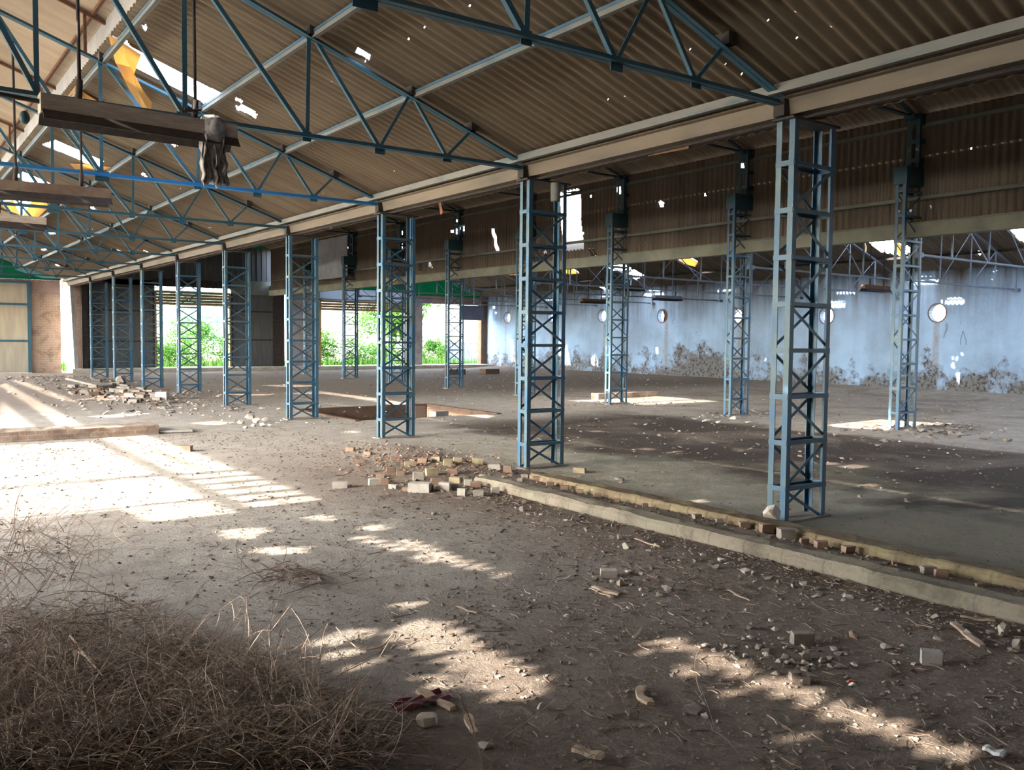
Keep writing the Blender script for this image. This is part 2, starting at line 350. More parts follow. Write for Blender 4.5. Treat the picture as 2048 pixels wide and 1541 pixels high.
# long slit near the camera
sf((1291, 1284), (1336, 1274), (1394, 1295), (1382, 1307))
sf((1386, 1321), (1406, 1301), (1445, 1315), (1511, 1338), (1492, 1358))
sf((1492, 1366), (1538, 1348), (1659, 1395), (1624, 1412))
sf((1626, 1420), (1671, 1403), (1819, 1453), (1796, 1473), (1753, 1470))
sf((1796, 1483), (1827, 1467), (1940, 1504), (1912, 1525))
sf((1262, 1305), (1290, 1300), (1306, 1303), (1275, 1309)); sf((1335, 1332), (1375, 1335), (1420, 1348), (1370, 1350))
sf((1440, 1380), (1480, 1376), (1500, 1383), (1455, 1388)); sf((1560, 1472), (1600, 1466), (1610, 1474), (1575, 1481))
# two soft patches and their side stripes
sf((760, 1264), (812, 1237), (867, 1237), (952, 1285), (928, 1300), (839, 1306))
sf((873, 1319), (942, 1291), (1003, 1312), (1099, 1367), (1044, 1403), (990, 1398))
sf((612, 1283), (700, 1252), (745, 1265), (650, 1292)); sf((625, 1313), (712, 1292), (712, 1304), (640, 1324))
sf((675, 1332), (745, 1315), (760, 1322), (690, 1342)); sf((832, 1352), (875, 1347), (925, 1372), (880, 1382))
sf((771, 1209), (805, 1199), (836, 1203), (812, 1215))
# slatted patch in the middle distance
sf((790, 1081), (812, 1077), (866, 1097), (845, 1106)); sf((846, 1108), (868, 1099), (905, 1112), (882, 1120))
for k in range(6): sf((884+20*k, 1122+5.5*k), (906+18*k, 1113+5.7*k), (920+17*k, 1117+5.5*k), (897+20*k, 1126+5.3*k))
for k in range(7):
    if k != 4: sf((706+21*k, 1076+7.6*k), (736+19*k, 1070+7.4*k), (752+18.5*k, 1074+7.4*k), (718+21*k, 1081+7.4*k))
sf((715, 1053), (765, 1050), (770, 1060), (735, 1063)); sf((640, 1040), (660, 1036), (668, 1040), (650, 1044))
sf((440, 1062), (500, 1055), (538, 1060), (500, 1080), (452, 1076)); sf((495, 1098), (560, 1095), (620, 1094), (600, 1108), (520, 1108))
sf((610, 1035), (640, 1030), (660, 1034), (630, 1041))
# ladder of light and the big bright patch on the left
for xa, xb in ((2.98, 3.28), (3.36, 3.70)):
    sun_floor(rect(xa, xb-.02, 11.1, 15.9)); y = 8.45
    while y < 11.0: sun_floor(rect(xa, xb, y, y+.30)); y += .44
sun_floor(rect(-4, 2.74, 11.2, 15.3)); sun_floor([(-4, 9.15), (1.9, 9.15), (2.0, 8.35), (2.76, 8.3), (2.76, 10.98), (-4, 10.98)])
sun_floor(rect(10.4, 14.2, 13.19, 13.30)); sun_floor(rect(6.8, 13.6, 42.1, 42.75))
# streaks on the far left
sf((0, 772), (18, 770), (195, 868), (150, 872)); sf((0, 800), (66, 856), (0, 860)); sf((32, 765), (58, 768), (165, 806), (122, 801))
sf((150, 799), (230, 794), (300, 796), (200, 803)); sf((165, 833), (240, 827), (308, 826), (230, 835)); sf((365, 848), (420, 842), (470, 843), (440, 850))
# thin lines and small spots in the middle bay
sf((530, 788), (640, 782), (740, 795), (850, 812), (985, 831), (972, 836), (830, 817), (700, 795), (640, 787))
sf((515, 771), (580, 769), (640, 771), (580, 774)); sf((440, 791), (520, 788), (560, 790), (500, 793))
for x, y, w, h in ((1290, 897, 22, 3), (1352, 904, 30, 3.5), (1465, 900, 22, 3), (1660, 926, 20, 3), (1705, 932, 32, 4), (1740, 970, 20, 3), (700, 863, 20, 2), (1190, 862, 24, 2), (1395, 1002, 30, 2), (930, 868, 14, 1.5)):
    sf((x-w, y), (x, y-h), (x+w, y+1), (x, y+h))

# openings seen in the right slope of the near bay
def rs(*img): return [tuple(onslope(x, y, 4.06, SL, 6.84)[:2]) for x, y in img]
right_holes = [rs((281, 106), (445, 184), (426, 208), (398, 203), (268, 137)), rs((217, 66), (250, 80), (281, 105), (268, 137), (231, 121)),
    rs((84, 288), (112, 279), (208, 322), (198, 335), (150, 318)), rs((28, 352), (46, 343), (137, 382), (84, 381)),
    rs((710, 100), (722, 96), (743, 111), (734, 122)), rs((471, 209), (490, 211), (515, 228), (511, 236), (490, 228), (474, 221)), rs((470, 197), (480, 194), (487, 203), (477, 206)),
    rs((338, 285), (346, 282), (356, 290), (350, 293)), rs((283, 50), (291, 47), (298, 55), (290, 60)), rs((10, 207), (24, 195), (56, 213), (48, 226)),
    rs((280, 346), (288, 345), (295, 353), (290, 355)), rs((140, 218), (200, 206), (232, 222), (190, 216)), rs((0, 402), (60, 392), (100, 398), (66, 440), (40, 436)),
    rs((95, 464), (108, 463), (112, 468), (100, 469)), rs((178, 414), (186, 413), (194, 418), (186, 420)), rs((228, 497), (240, 500), (252, 505), (240, 503)), rs((284, 499), (294, 501), (300, 505), (290, 504)),
    rs((108, 528), (114, 528), (122, 533), (114, 533)), rs((80, 498), (90, 497), (96, 500), (86, 502))]
for k in range(60):                          # daylight dots along the sheet laps
    u = R.choice((6.42, 6.36, 4.62, 6.44, 5.1)); v = R.uniform(3, 40) if u != 4.62 else R.uniform(5, 12)
    w = R.uniform(.003, .008); right_holes.append(rect(u-w, u+w, v, v+.0185))
for x, y in ((1537, 36), (1590, 20), (1427, 82), (1482, 148), (1380, 95)):
    p = onslope(x, y, 4.06, SL, 6.84); right_holes.append(rect(p.x-.006, p.x+.006, p.y-.0095, p.y+.0095))

# ------------------------------------------------------------------ the setting: roofs
struct(sheet('ceiling', lambda u, v: V((u, v, RZ(u))), 2.56, 7.12, END0, END1, .146, .024, right_holes, M['roof']))
struct(sheet('ceiling', lambda u, v: V((u, v, RZ(u))), -8.4, -2.22, END0, END1, .146, .024, left_holes, M['roof'], 6))
struct(sheet('ceiling', lambda u, v: V((u, v, RZ(u)+MONH)), 0.0, MONX, END0, END1, .146, .012, [], M['roofpale'], 6))
struct(sheet('ceiling', lambda u, v: V((u, v, RZ(u)+MONH)), -MONX, 0.0, END0, END1, .146, .012, mon_holes, M['roofpale'], 6))
struct(sheet('ceiling', lambda u, v: V((2.68, v, u)), RZ(2.68)+.028, RZ(2.68)+MONH-.015, END0, END1, .146, .006, [], M['grey'], 4, (1, 0, 0)))
MIDR, MIDZ, MSL = 11.3, 6.04, 0.31
mz = lambda u: MIDZ+MSL*(16.1-u) if u > MIDR else MIDZ+MSL*(16.1-MIDR)-MSL*(MIDR-u)
struct(sheet('ceiling', lambda u, v: V((u, v, mz(u))), MIDR, 16.35, END0, END1, .146, .024, [], M['roof'], 6))
struct(sheet('ceiling', lambda u, v: V((u, v, mz(u))), 6.6, MIDR, END0, END1, .146, .024, [], M['roof'], 4))
AR, AE = 22.65, 4.15
az = lambda u: AE+SL*(29.3-u) if u > AR else AE+SL*(29.3-AR)-SL*(AR-u)
ash = lambda *img: [tuple(onslope(x, y, AE, SL, 29.3)[:2]) for x, y in img]
aisle_r = [ash((1988, 430), (2070, 425), (2090, 500), (2040, 482)), ash((1712, 462), (1765, 455), (1783, 472), (1804, 492), (1800, 511), (1760, 503), (1738, 484)),
    ash((1188, 517), (1235, 520), (1266, 541), (1225, 541)), ash((1328, 503), (1358, 503), (1396, 523), (1390, 530), (1362, 523)),
    ash((990, 540), (1020, 540), (1034, 548), (1005, 548)), ash((1108, 527), (1130, 528), (1158, 545), (1135, 546)), ash((1190, 512), (1208, 512), (1214, 519), (1200, 520)),
    ash((1952, 506), (1957, 503), (1964, 507), (1958, 511)), ash((1986, 540), (1991, 537), (1996, 541), (1990, 544)), ash((1890, 456), (1893, 454), (1896, 457), (1893, 459))]
aisle_l = []
def sun_wall(poly):                           # opening in the aisle roof that puts sun on (Y, z) of the far wall
    if min(p[1] for p in poly) > 3.3: aisle_r.append([((z+.03)/.1428, y) for y, z in poly])
    else: aisle_l.append([((z+15.66+.02)/.8328, y) for y, z in poly])
def sw(*img):
    sun_wall([(p.y, p.z) for p in (atX(x, y, WALLR) for x, y in img)])
for k in range(6): sw((1842+6*k, 553), (1846+6*k, 553), (1846+6*k, 557), (1842+6*k, 557))
sw((1850, 562), (1877, 559), (1876, 568), (1852, 569))
for k in range(6): sw((1673+6.5*k, 583), (1677+6.5*k, 583), (1677+6.5*k, 588), (1673+6.5*k, 588))
sw((1710, 589), (1728, 588), (1729, 595), (1712, 597)); sw((1660, 602), (1690, 599), (1712, 600), (1690, 604), (1662, 608)); sw((1660, 610), (1690, 607), (1690, 616), (1662, 617))
sw((1893, 594), (1924, 592), (1925, 599), (1894, 600)); sw((1890, 603), (1928, 601), (1929, 610), (1890, 610)); sw((1882, 602), (1886, 602), (1886, 610), (1882, 610))
sw((1298, 579), (1326, 580), (1327, 584), (1299, 583)); sw((1302, 585), (1328, 585), (1328, 591), (1304, 589)); sw((1209, 571), (1217, 571), (1217, 581), (1209, 581))
for img in (((1018, 680), (1026, 680), (1030, 725), (1022, 725)), ((1115, 684), (1123, 684), (1124, 712), (1116, 712)), ((1126, 690), (1134, 692), (1142, 732), (1124, 732)),
            ((1182, 716), (1189, 711), (1196, 722), (1196, 735), (1182, 732)), ((1311, 696), (1316, 696), (1317, 709), (1312, 708)), ((1530, 717), (1533, 717), (1533, 722), (1530, 722)),
            ((1912, 749), (1922, 745), (1928, 760), (1920, 770), (1914, 768)), ((1902, 730), (1908, 728), (1910, 738), (1904, 738)), ((1922, 708), (1927, 708), (1927, 713), (1922, 713)), ((1911, 716), (1916, 716), (1916, 723), (1911, 723)), ((1904, 716), (1907, 716), (1907, 722), (1904, 722)),
            ((985, 612), (990, 610), (990, 620), (986, 620)), ((989, 622), (994, 620), (994, 628), (990, 628))): sw(*img)
struct(sheet('ceiling', lambda u, v: V((u, v, az(u))), AR, 29.5, 3.4, END1, .146, .024, aisle_r, M['roof'], 6))
struct(sheet('ceiling', lambda u, v: V((u, v, az(u))), 16.15, AR, 3.4, END1, .146, .024, aisle_l, M['roof'], 6))

# ------------------------------------------------------------------ walls
clx = 7.15                                     # clerestory above the near column row, two sheets missing
cl = lambda *img: [((p.x-clx)/2.05, p.y) for p in (atZ(x, y) for x, y in img)]
cl_holes = [cl((1645, 852), (1775, 865), (1912, 848), (1758, 838)), cl((1130, 800), (1290, 809), (1440, 803), (1330, 793))]
struct(sheet('wall_middle', lambda u, v: V((clx, v, u)), 3.74, 5.9, END0, END1, .146, .024, [[(u, v) for u, v in h] for h in cl_holes], M['clad'], 6, (1, 0, 0)))
CX = 16.1
cx = lambda *img: [(p.z, p.y) for p in (atX(x, y, CX) for x, y in img)]
clad_holes = [cx((1118, 386), (1160, 388), (1167, 499), (1128, 506)), cx((1120, 381), (1158, 376), (1159, 381), (1121, 385)), cx((1317, 404), (1322, 401), (1327, 406), (1326, 414), (1320, 415)),
    cx((1408, 388), (1412, 387), (1413, 392), (1409, 393)), cx((983, 458), (989, 458), (999, 506), (993, 508)), cx((1176, 498), (1180, 496), (1188, 512), (1184, 513)), cx((1183, 497), (1187, 496), (1194, 511), (1190, 512)),
    cx((913, 425), (921, 423), (921, 431), (914, 432)), cx((912, 440), (920, 438), (920, 443), (912, 444)), cx((859, 523), (862, 523), (865, 538), (857, 538)),
    cx((824, 537), (829, 537), (829, 542), (824, 542)), cx((838, 537), (844, 537), (844, 541), (838, 541)), cx((661, 547), (669, 546), (671, 560), (663, 562)), cx((800, 463), (805, 462), (805, 473), (800, 474)), cx((803, 488), (806, 488), (808, 520), (804, 520)),
    cx((1235, 373), (1242, 372), (1243, 390), (1236, 390)), cx((1480, 328), (1486, 327), (1487, 336), (1481, 336)), cx((1066, 514), (1074, 512), (1080, 522), (1070, 523)), cx((1087, 503), (1093, 501), (1094, 522), (1088, 522)),
    cx((1794, 422), (1799, 421), (1799, 429), (1794, 430)), cx((1819, 420), (1827, 417), (1830, 424), (1818, 426)), cx((1861, 410), (1863, 410), (1864, 421), (1862, 421)), cx((1940, 296), (1944, 295), (1944, 299), (1940, 299)), cx((1163, 465), (1167, 464), (1167, 469), (1163, 469)), cx((1180, 391), (1184, 390), (1184, 395), (1180, 395)),
    cx((1287, 485), (1292, 484), (1292, 488), (1287, 489)), cx((704, 500), (708, 499), (708, 505), (704, 505)), cx((694, 494), (697, 494), (697, 497), (694, 497)), cx((704, 470), (708, 470), (708, 475), (704, 475)), cx((704, 480), (708, 480), (708, 484), (704, 484))]
for q in ((905, 463), (912, 460), (920, 457), (928, 453), (914, 466), (928, 460)):
    clad_holes.append(cx((q[0]-2.5, q[1]-2.5), (q[0]+2.5, q[1]-2.5), (q[0]+2.5, q[1]+2.5), (q[0]-2.5, q[1]+2.5)))
struct(sheet('wall_upper', lambda u, v: V((CX, v, u)), 3.90, 5.985, END0, 42.6, .146, .022, clad_holes, M['clad'], 8, (1, 0, 0)))

def circle(cy, cz, r, n=20): return [(cy+r*math.cos(2*PI*k/n), cz+r*math.sin(2*PI*k/n)) for k in range(n)]
FANS = [(15.81, 2.70), (20.10, 2.66), (24.40, 2.73), (28.69, 2.79), (32.79, 2.85), (36.85, 2.85), (40.86, 2.86)]
wh = [circle(y, z, .30) for y, z in FANS]
def cutwall(name, x0, x1, ya, yb, za, zb, holes, mat, step=.02):
    mb = MB(); nv = round((zb-za)/step)
    for v0, v1, segs in strips(ya, yb, za, zb, nv, holes):
        for a, b in segs:
            mb.add([(x0, a, v0), (x0, b, v0), (x0, b, v1), (x0, a, v1), (x1, a, v0), (x1, b, v0), (x1, b, v1), (x1, a, v1)],
                   [(0, 3, 2, 1), (4, 5, 6, 7), (0, 4, 7, 3), (1, 2, 6, 5)])
    mb.box(x0, x1, ya, yb, zb, zb+.02)
    return mb.build(name, mat)
struct(cutwall('wall_right', WALLR, WALLR+.22, END0, END1, -.4, 4.22, wh, M['farwall']))
b = MB(); b.box(-9, 6.6, END0-.2, END0, -.3, 6.9); b.box(6.6, 16.1, END0-.2, END0, -.3, 7.6); b.box(16.1, 29.5, END0-.2, END0, -.3, 6.6)
struct(b.build('unseen_wall_front', M['brown']))  # unseen; dark brown chosen to cut bounce light near the camera

# back wall: masonry in the gaps between doors
b = MB(); b.box(5.56, 6.72, YB+.03, YB+.25, -.1, 3.42); b.box(7.12, 7.5, YB-.1, YB+.2, -.1, 4.2); struct(b.build('wall_back', M['wallbrick']))
b = MB(); b.box(2.4, 6.72, YB+.03, YB+.25, 3.42, 4.02); b.box(28.86, 29.3, YB-.05, YB+.3, 3.6, 4.2); struct(b.build('wall_back', M['pinkplaster']))
b = MB(); b.box(24.5, 28.9, YB-.02, YB+.25, 3.6, 4.02); struct(b.build('wall_back', M['pinkplaster']))
b = MB(); b.box(17.1, 18.78, YB-.05, YB+.3, 0, 4.15); b.box(23.95, 24.95, YB-.05, YB+.3, 0, 3.85); struct(b.build('wall_back', M['plaster']))
b = MB(); b.box(28.88, 29.3, YB-.1, YB+.3, 0, 3.9); struct(b.build('wall_back', M['brown']))
b = MB(); b.box(6.9, 16.5, YB-.02, YB+.12, 3.98, 6.02)
for k in range(38): b.box(7.0+.25*k, 7.06+.25*k, YB-.05, YB-.02, 4.42, 6.0)
struct(b.build('wall_back', M['greysteel']))
b = MB(); b.box(14.2, 16.3, YB-.06, YB-.02, 3.72, 4.38); struct(b.build('trim_1', M['beam']))
b = MB(); b.box(10.6, 14.2, YB-.04, YB+.05, 3.96, 4.3); struct(b.build('trim_2', M['dark']))
b = MB(); b.box(7.0, 29.2, YB-1.0, YB+.6, -.2, .17); struct(b.build('trim_3', M['concrete']))
b = MB(); b.box(18.8, 24.5, YB-.05, YB+.05, 3.58, 4.2); struct(b.build('trim_4', M['fascia']))
b = MB(); b.poly([(2.3, YB, 4.02), (6.75, YB, 4.02), (6.7, YB, 4.10), (2.3, YB, 5.58)], (0, .02, 0)); struct(b.build('window_1', M['green']))
b = MB(); b.poly([(7.0, YB, 6.02), (16.2, YB, 6.02), (11.3, YB, 7.48)], (0, .02, 0)); struct(b.build('window_2', M['green']))
b = MB(); b.poly([(16.5, YB, 4.2), (24.5, YB, 4.2), (24.5, YB, 4.02), (29.3, YB, 4.02), (29.3, YB, 4.12), (22.65, YB, 6.38), (16.5, YB, 4.3)], (0, .02, 0)); struct(b.build('window_3', M['green']))
b = MB(); b.poly([(4.9, YB-.03, 4.68), (5.5, YB-.03, 4.48), (6.7, YB-.03, 4.10), (6.0, YB-.03, 4.10), (5.0, YB-.03, 4.40)], (0, .02, 0)); struct(b.build('gap_sheet_1', M['cyan']))
b = MB(); b.poly([(26.9, YB-.03, 4.92), (28.2, YB-.03, 4.45), (29.1, YB-.03, 4.15), (28.5, YB-.03, 4.15), (27.0, YB-.03, 4.72)], (0, .02, 0)); struct(b.build('gap_sheet_2', M['cyan']))

# doors of the back wall
d = MB().box(2.2, 5.42, YB-.02, YB+.02, 0, 3.86).build('door_1', M['doorsheet']); struct(d)
f = MB(); f.box(5.42, 5.56, YB-.06, YB+.04, 0, 3.95)
for z in (1.33, 2.90, 3.84): f.box(2.2, 5.42, YB-.06, YB-.02, z, z+.09)
f.build('door_frame', M['teal'], d)
d = MB().box(7.75, 10.62, YB-.02, YB+.02, .1, 4.2).build('door_2', M['greysteel']); struct(d)
f = MB(); f.box(7.75, 7.85, YB-.06, YB-.02, 0, 4.2); f.box(10.55, 10.65, YB-.06, YB-.02, 0, 4.2)
for z in (1.35, 2.75): f.box(7.85, 10.55, YB-.06, YB-.02, z, z+.07)
f.build('door_frame', M['dark'], d)
d = MB().box(14.25, 16.3, YB-.02, YB+.02, .1, 3.72).build('door_3', M['greysteel']); struct(d)
f = MB(); f.box(14.2, 14.28, YB-.06, YB-.02, 0, 3.72); f.box(16.3, 16.9, YB-.08, YB+.1, 0, 4.5)
for z in (1.45, 2.85): f.box(14.25, 16.3, YB-.06, YB-.02, z, z+.07)
f.build('door_frame', M['dark'], d)
def shutter(n, x0, x1, z0, z1):
    mb = MB(); k = 0; z = z0
    while z < z1-.01:
        mb.extr([(0, 0), (-.05, .03), (-.05, .10), (0, .13)], (x0, YB-.02, z), (x1, YB-.02, z), (0, 1, 0), (0, 0, 1)); z += .135
    mb.box(x0-.04, x0+.04, YB-.08, YB+.04, 0, z1); mb.box(x1-.04, x1+.04, YB-.08, YB+.04, 0, z1)
    return struct(mb.build('door_%d' % n, M['slats']))
shutter(4, 10.68, 14.15, 3.1, 3.75); shutter(5, 18.85, 23.95, 3.06, 3.58)

# ------------------------------------------------------------------ floor
def gaus(x, y, cx_, cy_, sx, sy): return math.exp(-((x-cx_)/sx)**2-((y-cy_)/sy)**2)
PIT = (7.95, 11.3, 16.25, 19.3)
def fz(x, y):
    n = noise.noise(V((x*.35, y*.35, 3.1)))*.022+noise.noise(V((x*1.7, y*1.7, 1.3)))*.007
    near = max(0, min(1, (11-y)/5))*max(0, min(1, (8-x)/2))
    if near > 0: n += near*(noise.noise(V((x*6, y*6, 7.7)))*.006+noise.noise(V((x*17, y*17, 2.2)))*.0028)
    z = n-.012
    z += .10*gaus(x, y, 5.75, 9.6, .75, 1.4)+.06*gaus(x, y, 6.3, 11.5, .6, 1.2)+.05*gaus(x, y, 6.1, 4.8, .22, 5.0)
    z += .22*gaus(x, y, 5.3, 33.5, 1.6, 3.6)+.10*gaus(x, y, 6.6, 24.5, 1.5, 2.5)
    z += .035*gaus(x, y, 5.1, 4.6, .5, 3.5)+.05*gaus(x, y, 1.1, 2.9, .9, .9)
    z += .05*gaus(x, y, 16.5, 9.2, 2.0, .6)
    if x > 27: z += .10*max(0, (x-27)/2.3)
    return z
def axis(segs):
    out = []
    for a, b_, s in segs:
        k = max(1, round((b_-a)/s)); out += [a+(b_-a)*i/k for i in range(k)]
    return out+[segs[-1][1]]
xs = axis([(-12, -1, 1.0), (-1, .2, .15), (.2, 7.95, .045), (7.95, 11.3, .15), (11.3, 30, .3)])
ys = axis([(-3.4, 1.5, .3), (1.5, 9, .045), (9, 16.25, .12), (16.25, 19.3, .2), (19.3, 45.5, .3)])
mb = MB(); nx = len(xs)
for y in ys:
    for x in xs: mb.v.append((x, y, fz(x, y)))
for j in range(len(ys)-1):
    for i in range(nx-1):
        xm, ym = (xs[i]+xs[i+1])/2, (ys[j]+ys[j+1])/2
        if PIT[0] < xm < PIT[1] and PIT[2] < ym < PIT[3]: continue
        mb.f.append((j*nx+i, j*nx+i+1, (j+1)*nx+i+1, (j+1)*nx+i))
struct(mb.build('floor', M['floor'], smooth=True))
x0, x1, y0, y1 = PIT
b = MB(); zt = .01
b.box(x0-.12, x0, y0-.12, y1+.12, -.6, zt); b.box(x1, x1+.12, y0-.12, y1+.12, -.6, zt); b.box(x0, x1, y0-.12, y0, -.6, zt-.03); b.box(x0, x1, y1, y1+.12, -.6, zt); b.box(x0, x1, y0, y1, -.65, -.5)
struct(b.build('floor', M['brown']))

# ------------------------------------------------------------------ lattice columns
ORD = ['nearest', 'second', 'third', 'fourth', 'fifth', 'sixth', 'seventh', 'eighth', 'ninth', 'tenth']
WX, WY, LW, LT = .31, .10, .06, .008
def lattice_parts(root, H, n, mat, z0=.31, dz=.43):
    for sx in (-1, 1):
        for sy in (-1, 1):
            MB().extr([(0, 0), (LW, 0), (LW, LT), (LT, LT), (LT, LW), (0, LW)], (sx*WX, sy*WY, -.12), (sx*WX, sy*WY, H), (-sx, 0, 0), (0, -sy, 0)).build('leg', mat, root)
    zs = [z0+dz*i for i in range(n)]
    for z in zs:
        mb = MB()
        for sy in (-1, 1): mb.box(-WX, WX, sy*WY-.006, sy*WY+.006, z-.019, z+.019)
        for sx in (-1, 1): mb.box(sx*WX-.006, sx*WX+.006, -WY, WY, z-.024, z+.024)
        mb.box(-WX+.01, WX-.01, -WY+.008, -WY+.04, z+.013, z+.019); mb.box(-WX+.01, WX-.01, WY-.04, WY-.008, z+.013, z+.019)
        mb.build('tie_frame', mat, root)
    prev = -.05
    for i, z in enumerate(zs):
        for sy in (-1, 1):
            k = (i+(sy > 0)) % 2
            a, b_ = (-WX+.03, WX-.03) if k else (WX-.03, -WX+.03)
            y = sy*(WY-.012)
            MB().bar((a, y, prev+.04), (b_, y, z-.03), .006, .03, (0, 1, 0)).build('diagonal_brace', mat, root)
        prev = z
def make_col1():
    r = empty('lattice_column', (0, 0, 0), '', 'column', 'steel lattice columns of the near row')
    lattice_parts(r, 3.71, 8, M['blue'])
    MB().box(-.36, .36, -.12, .12, 3.71, 3.73).build('cap_plate', M['dark'], r)
    MB().box(-.37, .37, -.13, .13, -.05, .010).build('base_plate', M['stone'], r)
    return r
def make_col2():
    r = empty('lattice_column', (0, 0, 0), '', 'column', 'steel lattice columns below the corrugated cladding')
    lattice_parts(r, 4.75, 10, M['blue'], .36, .46)
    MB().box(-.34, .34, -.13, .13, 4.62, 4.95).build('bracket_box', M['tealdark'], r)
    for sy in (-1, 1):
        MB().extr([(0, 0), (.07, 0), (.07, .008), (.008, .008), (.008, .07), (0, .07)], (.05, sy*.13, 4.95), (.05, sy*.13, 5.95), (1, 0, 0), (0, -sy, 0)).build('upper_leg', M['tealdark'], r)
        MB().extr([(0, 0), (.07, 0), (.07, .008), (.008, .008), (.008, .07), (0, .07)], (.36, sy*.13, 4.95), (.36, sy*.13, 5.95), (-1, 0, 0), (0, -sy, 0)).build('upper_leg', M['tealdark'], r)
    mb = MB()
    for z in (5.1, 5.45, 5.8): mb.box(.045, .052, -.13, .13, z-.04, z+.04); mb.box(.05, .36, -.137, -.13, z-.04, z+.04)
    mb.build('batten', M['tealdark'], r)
    MB().box(.02, .39, -.15, .15, 5.93, 5.96).build('cap_plate', M['dark'], r)
    MB().box(-.37, .37, -.13, .13, -.05, .012).build('base_plate', M['stone'], r)
    return r
DES1 = ['nearest blue lattice column, tall at right just behind the two brick kerbs', 'second near-row lattice column, at the broken end of the brick kerbs',
        'third near-row lattice column, between the floor pit and the brick rubble', 'fourth near-row lattice column, left of the dark floor pit',
        'fifth near-row lattice column, behind the small white rubble pile', 'sixth near-row lattice column, standing before the left green doorway',
        'seventh near-row lattice column, at the left edge of the left green doorway', 'eighth near-row lattice column, against the dark steel panels',
        'farthest near-row lattice column, beside the dark corner near the white pillar']
c1 = None
for n in range(9):
    loc = (ROW1+WX, Y0+STEP*n-WY, 0)
    if c1 is None: c1 = make_col1(); c1.location = loc; c1['label'] = DES1[0]
    else: dup(c1, loc, DES1[n])
DES2 = {1: 'cladding-row lattice column at far right, standing in the right sunlit floor patch', 2: 'cladding-row lattice column between the two bright sunlit floor patches',
        3: 'cladding-row lattice column in the far sunlit patch with its left leg brightly lit', 4: 'cladding-row lattice column half hidden behind the second near-row column',
        5: 'cladding-row lattice column in front of the doorway with the slate board', 6: 'cladding-row lattice column half hidden behind the third near-row column',
        7: 'cladding-row lattice column in the left half of the wide bright doorway', 8: 'farthest cladding-row lattice column, by the left jamb of the wide doorway'}
c2 = None
for n in range(1, 9):
    loc = (ROW2+WX, Y0+STEP*n-WY, 0)
    if c2 is None: c2 = make_col2(); c2.location = loc; c2['label'] = DES2[1]
    else: dup(c2, loc, DES2[n])

# ------------------------------------------------------------------ roof trusses
def pair(mb, p, q, w, t=.006, gap=.008):       # back-to-back angles
    p, q = V(p), V(q)
    mb.angle(p+V((0, gap/2, 0)), q+V((0, gap/2, 0)), w, t, (0, 1, 0), (0, 0, 1)); mb.angle(p-V((0, gap/2, 0)), q-V((0, gap/2, 0)), w, t, (0, -1, 0), (0, 0, 1))
def make_truss():
    r = empty('roof_truss', (0, 0, 0), '', 'truss', 'blue roof trusses over the near bay'); m = M['teal']
    ht = lambda x: .07+SL*(6.84-abs(x))
    mb = MB(); pair(mb, (-6.84, 0, 0), (6.84, 0, 0), .05); mb.build('bottom_chord', m, r)
    for s in (-1, 1):
        mb = MB(); pair(mb, (s*6.84, 0, .07), (0, 0, ht(0)), .048); mb.build('top_chord', m, r)
        T = lambda x: (s*x, 0, ht(x)+.02); B = lambda x: (s*x, 0, .03)
        for p, q, w in ((T(6.05), B(5.72), .035), (B(5.68), T(5.23), .035), (T(5.19), B(4.82), .035), (B(4.76), T(3.99), .04), (T(3.95), B(3.93), .045), (B(3.88), T(2.66), .045),
                        (T(2.63), B(2.63), .05), (B(2.58), T(1.32), .045), (T(1.30), B(1.30), .045), (B(1.26), T(.04), .045)):
            MB().angle(p, q, w, .006, (0, 1, 0)).build('web_member', m, r)
        for x, z, w, h in ((5.70, .01, .12, .05), (4.79, -.015, .13, .06), (3.9, .01, .10, .06), (2.61, -.02, .18, .09)):
            MB().box(s*x-w/2, s*x+w/2, -.004, .004, z-.05, z+h).build('gusset_plate', m, r)
        MB().box(s*6.86-.05, s*6.86+.05, -.06, .06, -.10, .05).build('heel_plate', M['dark'], r)
        for x in (6.05, 5.21, 3.95, 2.63):
            MB().box(s*x-.05, s*x+.05, -.09, .09, ht(x)+.035, ht(x)+.14).build('purlin_cleat', M['dark'], r)
        for x in (2.42, 1.2): MB().bar((s*x, 0, ht(x)), (s*x, 0, ht(x)+.60), .04, .04).build('ventilator_post', M['rust'], r)
        MB().bar((s*2.78, 0, ht(2.78)+.575), (0, 0, ht(0)+.575), .045, .05).build('ventilator_rafter', M['rust'], r)
    MB().bar((0, 0, .03), (0, 0, ht(0)), .05, .05).build('king_post', m, r)
    return r
t1 = None
TDES = ['nearest blue roof truss, running across the top of the picture above the nearest column', 'second blue roof truss, just behind the long dusty trough with the rag', 'third blue roof truss, whose bottom chord shines bright blue below the large roof hole']+['%s blue roof truss of the near bay, counting from the camera' % w for w in ORD[3:]]
for n in range(9):
    loc = (0, Y0+STEP*n-.03, 3.86)
    if t1 is None: t1 = make_truss(); t1.location = loc; t1['label'] = TDES[0]
    else:
        r_ = dup(t1, loc, TDES[n])
        if n == 2:                                  # sunlight on this bottom chord is painted in as brighter blue
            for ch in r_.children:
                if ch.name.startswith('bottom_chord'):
                    ch.material_slots[0].link = 'OBJECT'; ch.material_slots[0].material = M['sunlitblue']
